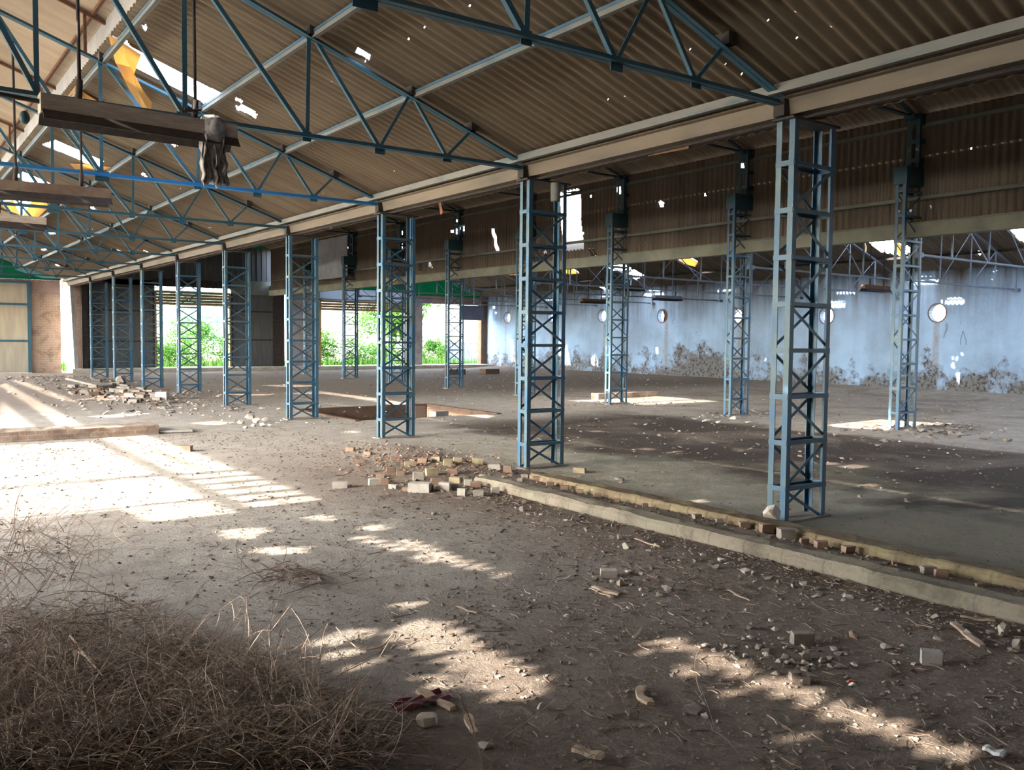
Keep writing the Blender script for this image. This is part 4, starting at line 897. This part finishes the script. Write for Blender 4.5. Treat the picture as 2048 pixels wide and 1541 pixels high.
for k in range(34):
    x, y = rr.gauss(1245, 48), rr.gauss(1165, 17); w_ = rr.uniform(8, 20); lump('rubble_stone', x, y, w_, w_*.6, rr.choice(('stone', 'stonepale', 'stone')), 'small chip of the rubble heap on the soil before the front kerb', 'stone', G9, 0, n=9)
G10 = 'scattered stones of the near soil'
for k in range(70):
    x, y = rr.uniform(900, 2040), rr.uniform(1180, 1535); w_ = rr.uniform(8, 20); lump('pebble', x, y, w_, w_*.6, rr.choice(('stone', 'stonepale', 'stone')), 'small loose stone on the near soil', 'stone', G10, 0, n=9)
G5 = 'white rubble behind the fifth column'
for x, y, w_, h in ((480, 848, 16, 10), (497, 840, 26, 14), (512, 846, 22, 14), (528, 842, 18, 10), (490, 856, 14, 8), (540, 853, 14, 9), (555, 847, 14, 7), (523, 853, 16, 10), (505, 853, 14, 8)):
    lump('rubble_stone', x, y, w_, h, 'stonepale' if x < 520 else 'brickgrey', 'whitish rubble piece on the floor left of the fourth near-row column', 'stone', G5, 0)
G6 = 'rubble heap by the white pillar'
for k in range(70):
    x = rr.uniform(140, 330); y = 760+(x-140)*.16+rr.uniform(0, 30); w_ = rr.uniform(8, 20)
    lump('rubble_block', x, y, w_, w_*.42, rr.choice(('stone', 'stone', 'stone', 'brown')), 'rubble block in the long low heap in front of the white pillar', 'stone', G6, .3)
lump('boulder', 238, 776, 24, 22, 'stone', 'rounded boulder between the seventh and eighth near-row columns', 'stone', None, 0, n=24)
lump('loose_brick', 322, 804, 22, 15, 'brickgrey', 'square edged block at the right end of the rubble heap', 'brick', None, .1)
a, b_ = atZ(145, 757, .30), atZ(213, 773, .10); tag(MB().bar(a, b_, .06, .5, (0, 0, 1)).build('stone_slab', M['stone']), 'long grey slab lying on the rubble heap by the white pillar', 'slab')
G7 = 'rubble in the column belt of the far bays'
for k in range(60):
    x = rr.uniform(330, 700); y = 792+rr.uniform(-8, 40)+(x-330)*.13; w_ = rr.uniform(4, 10)
    lump('rubble_stone', x, y, w_, w_*.6, rr.choice(('stone', 'brickred', 'stonepale')), 'small rubble stone on the floor along the middle columns of the near row', 'stone', G7, 0, n=8)
G8 = 'rubble in the middle bay'
for k in range(60):
    x = rr.uniform(1130, 2040); y = rr.choice((845, 880, 870, 905))+rr.uniform(-18, 18)+(x-1130)*.03; w_ = rr.uniform(4, 10)
    lump('rubble_stone', x, y, w_, w_*.45, rr.choice(('stone', 'stonepale', 'paper')), 'small pale scrap on the dark floor of the middle bay', 'stone', G8, 0, n=8)
for x, y, w_ in ((1415, 843, 26), (1470, 838, 30), (1440, 845, 22), (1500, 846, 20), (1390, 838, 16), (1850, 866, 26), (1880, 868, 22), (1760, 866, 24), (1925, 872, 24), (1975, 880, 26), (2020, 884, 28), (1228, 806, 24), (1190, 803, 22)):
    lump('rubble_stone', x, y, w_, w_*.3, 'stone' if x > 1500 else 'stonepale', 'flat rubble piece at the foot of the cladding-row columns', 'stone', 'rubble at the cladding-row columns', 0, n=12)

# wood scraps and rubbish
def stick(img0, img1, wpx, mat, label, cat='stick', flat=.35, lift=.01, bend=0.0):
    a, b_ = atZ(*img0, 0), atZ(*img1, 0); a.z = fz(a.x, a.y)+lift; b_.z = fz(b_.x, b_.y)+lift
    w_ = wpx*math.hypot(a.x, a.y, HC)/FPX; d = (b_-a); s_ = d.normalized().cross(V((0, 0, 1))); mb = MB(); k = 7; prev = None
    for i in range(k+1):
        f = i/k; c = a+d*f+s_*math.sin(f*PI)*bend*d.length+V((0, 0, .004*math.sin(f*9)))
        ww = w_*(.5+.12*math.sin(f*7+a.x*9))*(1 if 0 < i < k else .7)
        mb.v += [tuple(c+s_*ww), tuple(c+s_*ww*.9+V((0, 0, w_*flat))), tuple(c-s_*ww*.85+V((0, 0, w_*flat*1.1))), tuple(c-s_*ww)]
    for i in range(k):
        for j in range(4): mb.f.append((i*4+j, i*4+(j+1) % 4, i*4+4+(j+1) % 4, i*4+4+j))
    mb.f.append((3, 2, 1, 0)); mb.f.append((4*k, 4*k+1, 4*k+2, 4*k+3))
    return tag(mb.build('wood_piece' if cat == 'wood piece' else 'stick', M[mat]), label, cat)
stick((1185, 1172), (1238, 1190), 12, 'twigpale', 'pale split plank in the small rubble heap before the front kerb', 'wood piece')
stick((1180, 1174), (1222, 1192), 5, 'twigpale', 'thin pale stick beside the pale split plank')
stick((836, 1386), (906, 1424), 18, 'twigpale', 'pale flat batten below the brightest patch, beside the maroon scrap', 'wood piece')
stick((1905, 1258), (1965, 1306), 12, 'twig', 'tan batten lying above right of the squared grey broken brick', 'wood piece')
stick((1285, 1378), (1302, 1414), 18, 'twigpale', 'bent pale bark piece left of the sunlit strip', 'wood piece', .3, .012, .15)
stick((1147, 1503), (1206, 1522), 20, 'twigpale', 'broad pale bark piece at the bottom right of centre', 'wood piece')
stick((1968, 1497), (2010, 1512), 16, 'paper', 'whitish flake at the lower right beyond the sunlit strip', 'wood piece')
stick((934, 1456), (950, 1498), 16, 'twigpale', 'pale splinter standing up at the bottom centre', 'wood piece', .3, .05)
stick((1920, 1242), (1990, 1250), 8, 'twigpale', 'pale splinter lying along the front kerb at right', 'wood piece')
stick((1455, 1182), (1500, 1205), 4, 'twigpale', 'thin curved stick on the soil before the middle of the front kerb')
stick((1270, 1085), (1320, 1102), 5, 'twigpale', 'thin pale stick just left of the front kerb')
stick((1112, 1160), (1145, 1150), 5, 'twig', 'dark stick left of the small rubble heap')
stick((915, 1212), (955, 1226), 5, 'twigpale', 'bent grey twig above the brightest patch')
stick((1268, 1280), (1284, 1256), 5, 'twigpale', 'short pale twig at the left tip of the sunlit strip')
p = atZ(842, 1410, 0); mb = MB()
for i in range(5):
    for j in range(5): mb.v.append((p.x-.14+.07*i, p.y-.05+.03*j, fz(p.x, p.y)+.02+noise.noise(V((i*.7, j*.7, 4)))*.03))
for i in range(4):
    for j in range(4): mb.f.append((i*5+j, i*5+j+5, i*5+j+6, i*5+j+1))
tag(mb.build('plastic_scrap', M['maroon']), 'maroon plastic scrap under the pale flat batten', 'scrap')
o = lump('plastic_scrap', 1706, 1366, 22, 12, 'orange', 'orange and white crumpled wrapper right of the sunlit strip', 'scrap', None, 0); o2 = lump('wrapper_fold', 1708, 1372, 20, 12, 'paper', None, None, None, 0)
mw = o.matrix_basis.inverted() @ o2.matrix_basis; o2.parent = o; o2.matrix_basis = mw
lump('plastic_scrap', 840, 1027, 9, 6, 'orange', 'tiny red scrap on the floor below the brick pile', 'scrap', None, 0, n=8)

# ------------------------------------------------------------------ loose ground cover nobody could count
protos = [hull(9, 1, 1, .7, R) for _ in range(8)]
def scatter(name, mat, count, area, size, seed, label, cat, flat=1.0):
    g_ = random.Random(seed); mb = MB(); i = 0
    while i < count:
        x, y = area(g_); 
        if x is None: continue
        s_ = size(g_); vs, fs = g_.choice(protos)
        mb.inst(vs, fs, (x, y, fz(x, y)+s_*.12), Euler((g_.uniform(-.4, .4), g_.uniform(-.4, .4), g_.uniform(0, 6.3))).to_quaternion(), (s_, s_*g_.uniform(.6, 1), s_*flat)); i += 1
    return tag(mb.build(name, M[mat]), label, cat, None, 'stuff')
def near_area(g_):
    y = 1.6+7.0*g_.random()**1.5; x = g_.uniform(.25, 5.6)
    if x < .10*y: return None, None
    d = (1 if x > 2.2 else .55)*(1 if y < 5 else .5)+(x > 4.6)*.4
    return (x, y) if g_.random() < d else (None, None)
sz = lambda a, b_: (lambda g_: a+(b_-a)*g_.random()**2.4)
scatter('gravel', 'stone', 6500, near_area, sz(.007, .042), 3, 'fine grey gravel scattered over the near floor', 'gravel', .7)
scatter('gravel', 'stonepale', 600, near_area, sz(.006, .026), 4, 'pale mortar crumbs scattered over the near floor', 'gravel', .6)
scatter('brick_crumbs', 'brickred', 1500, lambda g_: (g_.gauss(5.85, .6), g_.gauss(9.7, 1.3)), sz(.02, .09), 5, 'crumbled brick rubble around the pile at the kerb ends', 'rubble', .6)
scatter('gravel', 'stone', 1300, lambda g_: (g_.uniform(5.84, 6.34), g_.uniform(1.5, 8.3)), sz(.01, .05), 6, 'grit filling the channel between the two kerbs', 'gravel', .7)
scatter('gravel', 'stone', 900, lambda g_: (g_.gauss(5.35, .18), g_.uniform(1.6, 8.5)), sz(.01, .05), 9, 'grit along the foot of the front kerb', 'gravel', .7)
scatter('rubble', 'stone', 1600, lambda g_: (g_.gauss(5.6, 1.0), g_.uniform(19, 38)), sz(.03, .22), 7, 'broken masonry litter under the far columns of the near row', 'rubble', .5)
scatter('rubble', 'stone', 2600, lambda g_: (g_.uniform(8.5, 28), 5+35*g_.random()**1.3), sz(.02, .15), 8, 'masonry crumbs over the dark far floor', 'rubble', .35)
scatter('rubble', 'stone', 500, lambda g_: (g_.gauss(16.2, .8), g_.choice((9.2, 13.2, 17.2, 8.8, 9.5))+g_.gauss(0, .5)), sz(.04, .2), 12, 'masonry crumbs round the feet of the cladding-row columns', 'rubble', .5)
M['clod'] = simple('dark_soil_clods', (0.10, 0.08, 0.066), (0.17, 0.142, 0.12), 9.0, .95, .3, 60)
def mid_area(g_):
    y = g_.uniform(3.5, 15.5); x = g_.uniform(.3, 6.2)
    d = .35+.45*max(0, noise.noise(V((x*.8, y*.8, 5)))+.3)+(.5 if x > 4 else 0)
    return (x, y) if g_.random() < d else (None, None)
scatter('soil_clods', 'clod', 6500, mid_area, sz(.012, .06), 15, 'dark soil clods strewn over the pale floor of the near bay', 'soil', .5)
scatter('soil_clods', 'clod', 2500, lambda g_: (g_.uniform(6.8, 15), g_.uniform(3, 18)), sz(.012, .06), 16, 'dark soil clods strewn over the floor of the middle bay', 'soil', .4)
scatter('leaf_litter', 'brickred', 60, lambda g_: (lambda p: (p.x, p.y))(atZ(g_.gauss(118, 22), g_.gauss(901, 4), 0)), sz(.02, .08), 14, 'small orange brown heap of dead leaves on the bright patch', 'leaves', .5)
def chips(name, mat, count, seed, label, lo, hi):
    g_ = random.Random(seed); mb = MB(); i = 0
    while i < count:
        x, y = near_area(g_)
        if x is None: continue
        L = g_.uniform(lo, hi); a_ = g_.uniform(0, PI); t_ = g_.uniform(.0012, .003); z = fz(x, y)+.004; c_ = V((math.cos(a_), math.sin(a_), g_.uniform(-.08, .2)))
        m_ = V((x, y, z+.004)); k_ = V((-c_.y, c_.x, 0))*L*g_.uniform(-.2, .2)
        mb.tube([m_-c_*L*.5, m_+k_, m_+c_*L*.5], t_, 3, None, False); i += 1
    return tag(mb.build(name, M[mat]), label, 'litter', None, 'stuff')
chips('twig_litter', 'twigdark', 1500, 21, 'fine dry twig litter over the near soil', .03, .13)
chips('straw_litter', 'twig', 350, 22, 'pale straw bits over the near soil', .03, .10)

# dry brush: tangled stems
def stem(g_, p0, d0, L, curl, droop, k=9):
    pts = [V(p0)]; d = V(d0).normalized(); ax = V((g_.gauss(0, 1), g_.gauss(0, 1), g_.gauss(0, .5))).normalized()
    for i in range(k):
        d = (Matrix.Rotation(curl/k*g_.uniform(.5, 1.5), 3, ax) @ d); d.z -= droop/k; d.normalize(); q = pts[-1]+d*L/k
        zf = fz(q.x, q.y)+.008
        if q.z < zf: q.z = zf; d.z = abs(d.z)*.3+.03
        pts.append(q)
    return pts
def brush(name, mat, count, area, L, rad, seed, label, lift=(.1, .6)):
    g_ = random.Random(seed); mb = MB()
    for i in range(count):
        x, y = area(g_); a_ = g_.uniform(0, 2*PI)
        pts = stem(g_, (x, y, fz(x, y)+.01+g_.random()*.05), (math.cos(a_), math.sin(a_), g_.uniform(*lift)), g_.uniform(*L), g_.uniform(-2.2, 2.2), g_.uniform(.2, 1.0), 8)
        r_ = g_.uniform(*rad); mb.tube(pts, r_, 3, r_*.4, False)
        if g_.random() < .5:
            q = pts[4]; b2 = stem(g_, q, (g_.gauss(0, 1), g_.gauss(0, 1), .4), g_.uniform(.08, .25), 1, .3, 4); mb.tube(b2, r_*.6, 3, r_*.25, False)
    return tag(mb.build(name, M[mat], None, True), label, 'dry brush', None, 'stuff')
HEAP = [(-60, 1225), (250, 1215), (420, 1290), (620, 1400), (780, 1570), (-60, 1570)]
def corner(g_):
    while True:
        y = g_.uniform(1215, 1570); x = g_.uniform(-60, 780)
        iv = crossings(HEAP, y)
        if iv and iv[0][0] < x < iv[0][1] and g_.random() < .35+.65*min(1, (y-1215)/200): p = atZ(x, y, 0); return p.x, p.y
brush('dry_brush', 'twigdark', 2800, corner, (.10, .5), (.0014, .003), 31, 'dense brown heap of dry brush filling the lower left corner')
brush('dry_brush', 'twig', 1000, corner, (.12, .55), (.0014, .0032), 32, 'bleached stems tangled through the brush heap in the lower left corner', (.15, .9))
brush('dry_brush', 'twigdark', 170, lambda g_: (lambda p: (p.x, p.y))(atZ(g_.gauss(60, 90), g_.gauss(1120, 55), 0)), (.25, .8), (.0014, .003), 33, 'airy tangle of bare twigs at the left edge before the bright patch', (.3, 1.6))
brush('dry_brush', 'twigdark', 90, lambda g_: (g_.gauss(2.35, .16), g_.gauss(5.75, .14)), (.1, .4), (.002, .004), 34, 'small dark heap of twigs beside the dark grey stone', (.05, .3))
brush('dry_brush', 'twigdark', 150, lambda g_: (g_.uniform(1.7, 3.3), g_.uniform(1.75, 3.0)), (.08, .35), (.001, .002), 35, 'thin dry stems over the soil at the bottom centre', (.1, .8))
brush('dry_brush', 'twigpale', 650, corner, (.12, .5), (.0016, .0038), 36, 'pale bleached stems on top of the brush heap in the lower left corner', (.3, 1.3))
def branch(imgs, zs, r0, r1, mat, label, twigs=()):
    pts = [atZ(x, y, z) for (x, y), z in zip(imgs, zs)]; fine = []
    for i in range(len(pts)-1):
        for k in range(4):
            t_ = k/4; p0 = pts[max(i-1, 0)]; p1 = pts[i]; p2 = pts[i+1]; p3 = pts[min(i+2, len(pts)-1)]
            fine.append(.5*((2*p1)+(p2-p0)*t_+(2*p0-5*p1+4*p2-p3)*t_*t_+(3*p1-p0-3*p2+p3)*t_**3))
    fine.append(pts[-1]); o = MB().tube(fine, r0, 6, r1).build('dry_branch', M[mat], None, True); tag(o, label, 'branch')
    for tw in twigs:
        tp = [atZ(x, y, z) for (x, y), z in tw]; MB().tube(tp, r1*1.2, 5, r1*.5).build('twig', M[mat], o, True)
branch(((140, 1400), (152, 1340), (160, 1300), (140, 1272)), (.02, .10, .16, .20), .008, .005, 'twigpale', 'forked bleached branch standing in the brush heap at the left', ((((158, 1305), .16), ((190, 1325), .14), ((222, 1345), .08)), (((160, 1300), .16), ((200, 1345), .1), ((225, 1385), .03))))
branch(((0, 1160), (45, 1110), (100, 1092), (160, 1095), (210, 1115), (245, 1155)), (.05, .16, .22, .22, .16, .03), .004, .002, 'twig', 'long thin twig arching over the floor at the left')
branch(((35, 1098), (28, 1040), (38, 990), (58, 966), (98, 972)), (.02, .25, .42, .48, .45), .0035, .0015, 'twig', 'thin twig rising against the bright patch at the left edge')
branch(((45, 1095), (90, 1050), (150, 1035), (185, 1055), (195, 1090)), (.05, .22, .28, .2, .05), .003, .0015, 'twig', 'small arching twig just below the bright patch')
branch(((225, 1050), (235, 1075), (270, 1092), (310, 1095)), (.10, .06, .03, .02), .0035, .002, 'twig', 'dark curved twig on the floor right of the left tangle', ((((225, 1052), .1), ((245, 1045), .14), ((265, 1035), .16)),))
branch(((0, 1270), (60, 1255), (150, 1235), (240, 1222), (325, 1200)), (.02, .025, .03, .03, .02), .009, .004, 'twig', 'long dark branch lying across the floor above the brush heap')
branch(((410, 1290), (450, 1285), (485, 1290), (502, 1308)), (.08, .1, .08, .05), .005, .003, 'twigpale', 'curved bleached branch at the right of the brush heap')
branch(((715, 1296), (735, 1300), (765, 1292), (788, 1265)), (.02, .02, .03, .06), .006, .004, 'twigpale', 'curved pale branch lying in the left sunlit patch', ((((715, 1297), .02), ((690, 1275), .03), ((672, 1255), .05)),))
branch(((970, 1541), (955, 1490), (940, 1440), (920, 1395)), (.02, .14, .28, .42), .004, .002, 'twig', 'thin upright stalk at the bottom centre of the picture', ((((962, 1510), .08), ((995, 1460), .22)),))
branch(((665, 1541), (668, 1480), (664, 1420)), (.02, .15, .3), .003, .0015, 'twig', 'thin upright stalk left of the mottled lump')
branch(((620, 1385), (690, 1345), (740, 1320)), (.02, .03, .03), .003, .002, 'twigpale', 'thin pale stem reaching from the brush to the sunlit patch')
branch(((1110, 1400), (1060, 1440), (1000, 1480)), (.03, .06, .02), .004, .002, 'twig', 'thin stem lying left of the pale stone at the bottom')
branch(((0, 1440), (120, 1420), (260, 1380), (380, 1330), (460, 1290)), (.06, .12, .16, .12, .05), .005, .002, 'twig', 'long springy stem crossing the brush heap from left to right')
branch(((270, 1541), (400, 1480), (520, 1440), (640, 1400)), (.08, .14, .10, .03), .005, .002, 'twigpale', 'long pale stem crossing the lower part of the brush heap')

# ------------------------------------------------------------------ outside
mb = MB(); mb.box(-60, 80, YB+.6, 120, -.35, -.02); mb.box(29.6, 80, -30, YB+.6, -.35, -.05); tag(mb.build('ground', M['outground']), None, None, None, 'structure'); mb = MB(); mb.box(-60, -12.0, -30, YB+.6, -.35, -.05); tag(mb.build('ground', M['lowbounce']), None, None, None, 'structure')  # second ground: unseen west side, kept dark to cut bounce
def bush(x, y, w_, h, n, mat, label, seed, lf=.09, z0=0.0):
    g_ = random.Random(seed); root = empty('bush', (x, y, 0), label, 'bush'); mb = MB()
    cl_ = [(g_.gauss(0, .3)*w_, g_.gauss(0, .25)*w_, h*g_.uniform(.2, .85), g_.uniform(.16, .34)*w_) for _ in range(12)]
    for i in range(n):
        cx_, cy_, cz_, cr = g_.choice(cl_); d = V((g_.gauss(0, 1), g_.gauss(0, 1), g_.gauss(0, 1))).normalized()*cr*g_.uniform(.5, 1.05); c = V((cx_, cy_, cz_))+d
        if c.z < .03: c.z = .03+g_.random()*.2
        L = lf*g_.uniform(.7, 1.4); q = Euler((g_.uniform(-1, 1), g_.uniform(-1, 1), g_.uniform(0, 6.3))).to_matrix()
        mb.add([c+q @ V(v) for v in ((-L*.28, 0, 0), (0, -L, 0), (L*.28, 0, .01), (0, L, 0))], [(0, 1, 2, 3)])
    mb.build('foliage', M[mat], root)
    mb = MB(); 
    for c in cl_[:6]: mb.tube([(0, 0, 0), (c[0]*.5, c[1]*.5, c[2]*.6), (c[0], c[1], c[2])], .02, 5, .008)
    mb.build('stems', M['bark'], root); return root
for i, (x, y, w_, h, n, mt, lb) in enumerate(((11.9, 46.5, 2.2, 1.5, 2600, 'leaf', 'bright green bush in the left part of the left doorway'), (14.6, 47.5, 2.4, 2.3, 3400, 'leaf', 'tallest bright green bush in the right part of the left doorway'), (13.3, 50.0, 3.0, 1.8, 2600, 'leaf', 'lighter bush behind the other two in the left doorway'),
        (20.2, 46.5, 2.4, 2.3, 3400, 'leaf', 'large green bush at the left jamb of the wide doorway'), (22.6, 46.5, 2.4, 1.2, 2400, 'leafdark', 'low dark green bush in the middle of the wide doorway'), (25.0, 47.5, 2.2, 1.5, 2400, 'leaf', 'green bush behind the third near-row column in the wide doorway'),
        (27.6, 47.0, 2.0, 1.9, 3000, 'leafdark', 'rounded green bush in the rightmost back doorway'), (29.6, 48.0, 2.0, 1.6, 2200, 'leaf', 'green bush before the corrugated fence in the rightmost doorway'), (9.0, 47.0, 2.4, 1.6, 800, 'leaf', 'green bush showing at the left jamb of the left doorway'), (24.8, 51.0, 2.6, 3.4, 2600, 'leafdark', 'tall green shrub behind the third near-row column'))):
    bush(x, y, w_, h, n, mt, lb, 50+i)
g_ = random.Random(77); mb = MB()
for i in range(9000):
    x, y = g_.uniform(7, 36), 44.2+g_.random()*5; h = g_.uniform(.2, .75); a_ = g_.uniform(0, 6.3); dx, dy = math.cos(a_)*.02, math.sin(a_)*.02; lx, ly = g_.gauss(0, .12), g_.gauss(0, .12)
    mb.add([(x-dx, y-dy, -.05), (x+dx, y+dy, -.05), (x+lx, y+ly, h)], [(0, 1, 2)])
tag(mb.build('grass', M['leaf']), 'tall green grass outside the back doorways', 'grass', None, 'stuff')
def tree(x, y, h, w_, n, mt, label, seed, name='tree'):
    g_ = random.Random(seed); root = empty(name, (x, y, 0), label, 'tree')
    MB().tube([(0, 0, -.1), (.1, 0, h*.3), (0, .1, h*.6)], .16, 8, .08).build('trunk', M['bark'], root, True); mb = MB()
    cl_ = [V((g_.gauss(0, .3)*w_, g_.gauss(0, .3)*w_, h*g_.uniform(.35, .95))) for _ in range(16)]
    for i in range(n):
        c = g_.choice(cl_)+V((g_.gauss(0, 1), g_.gauss(0, 1), g_.gauss(0, 1)))*w_*.13; L = g_.uniform(.15, .3); q = Euler((g_.uniform(-1, 1), g_.uniform(-1, 1), g_.uniform(0, 6.3))).to_matrix()
        mb.add([c+q @ V(v) for v in ((-L*.35, 0, 0), (0, -L, 0), (L*.35, 0, 0), (0, L, 0))], [(0, 1, 2, 3)])
    mb.build('crown', M[mt], root)
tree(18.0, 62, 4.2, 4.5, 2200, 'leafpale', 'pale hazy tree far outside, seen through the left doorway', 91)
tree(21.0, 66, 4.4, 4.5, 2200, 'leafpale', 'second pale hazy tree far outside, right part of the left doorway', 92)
tree(30.5, 56, 4.4, 3.2, 2600, 'leaf', 'leafy green tree outside the wide doorway', 93)
p0, p1 = atY(1283-400, 720, 52), atY(868, 620, 52); tag(MB().tube([(p0.x, 52, -.1), ((p0.x+p1.x)/2-.1, 52, 2.2), (p1.x-.2, 52, 5.5)], .17, 10, .13).build('palm_trunk', M['bark'], None, True), 'slim leaning palm trunk outside the rightmost back doorway', 'trunk')
mb = MB(); x = 28.6
while x < 34: mb.box(x, x+.06, 46.0, 46.04, -.1, 1.45); mb.box(x+.06, x+.13, 46.03, 46.06, -.1, 1.45); x += .13
mb.box(28.6, 34, 45.96, 46.0, 1.38, 1.45); tag(mb.build('fence', M['galv']), 'galvanised corrugated fence outside the rightmost back doorway', 'fence')
tag(MB().box(20, 60, 75, 75.3, -.1, 3.2).build('compound_wall', M['compound']), 'pale pinkish compound wall far outside the back doorways', 'wall')
mb = MB(); mb.box(-7.0, -6.85, END0, 7.4, -.2, 3.75); mb.box(-7.0, -6.85, 7.4, END1, -.2, 1.7); struct(mb.build('unseen_wall_left', M['brown']))  # unseen wall, sized and darkened to limit light in the near bay
# ------------------------------------------------------------------ light
sd = bpy.data.lights.new('sun', 'SUN'); sd.energy = 11.5; sd.angle = .006; sd.color = (1, .88, .74)
so = bpy.data.objects.new('sun', sd); C.objects.link(so); so.rotation_euler = SUN.to_track_quat('-Z', 'Y').to_euler(); so.location = (-30, 0, 20)
w = bpy.data.worlds.new('sky'); bpy.context.scene.world = w; w.use_nodes = True; nt = w.node_tree; nt.nodes.clear()
sky = nt.nodes.new('ShaderNodeTexSky'); sky.sky_type = 'NISHITA'; sky.sun_disc = False; sky.sun_elevation = math.atan(1/2.05); sky.sun_rotation = -PI/2; sky.dust_density = 2.0
bg = nt.nodes.new('ShaderNodeBackground'); bg.inputs[1].default_value = 1.85
ow = nt.nodes.new('ShaderNodeOutputWorld'); hs = nt.nodes.new('ShaderNodeHueSaturation'); hs.inputs['Saturation'].default_value = .6; nt.links.new(sky.outputs[0], hs.inputs['Color']); nt.links.new(hs.outputs[0], bg.inputs[0]); nt.links.new(bg.outputs[0], ow.inputs[0])
sc = bpy.context.scene
sc.view_settings.view_transform = 'Standard'; sc.view_settings.look = 'None'; sc.view_settings.gamma = 1.0; sc.view_settings.use_curve_mapping = False
sc.view_settings.exposure = 1.4
cy = sc.cycles
cy.max_bounces = 8; cy.diffuse_bounces = 5; cy.glossy_bounces = 2; cy.transmission_bounces = 3; cy.transparent_max_bounces = 4
cy.caustics_reflective = False; cy.caustics_refractive = False; cy.sample_clamp_indirect = 8.0; cy.use_denoising = True
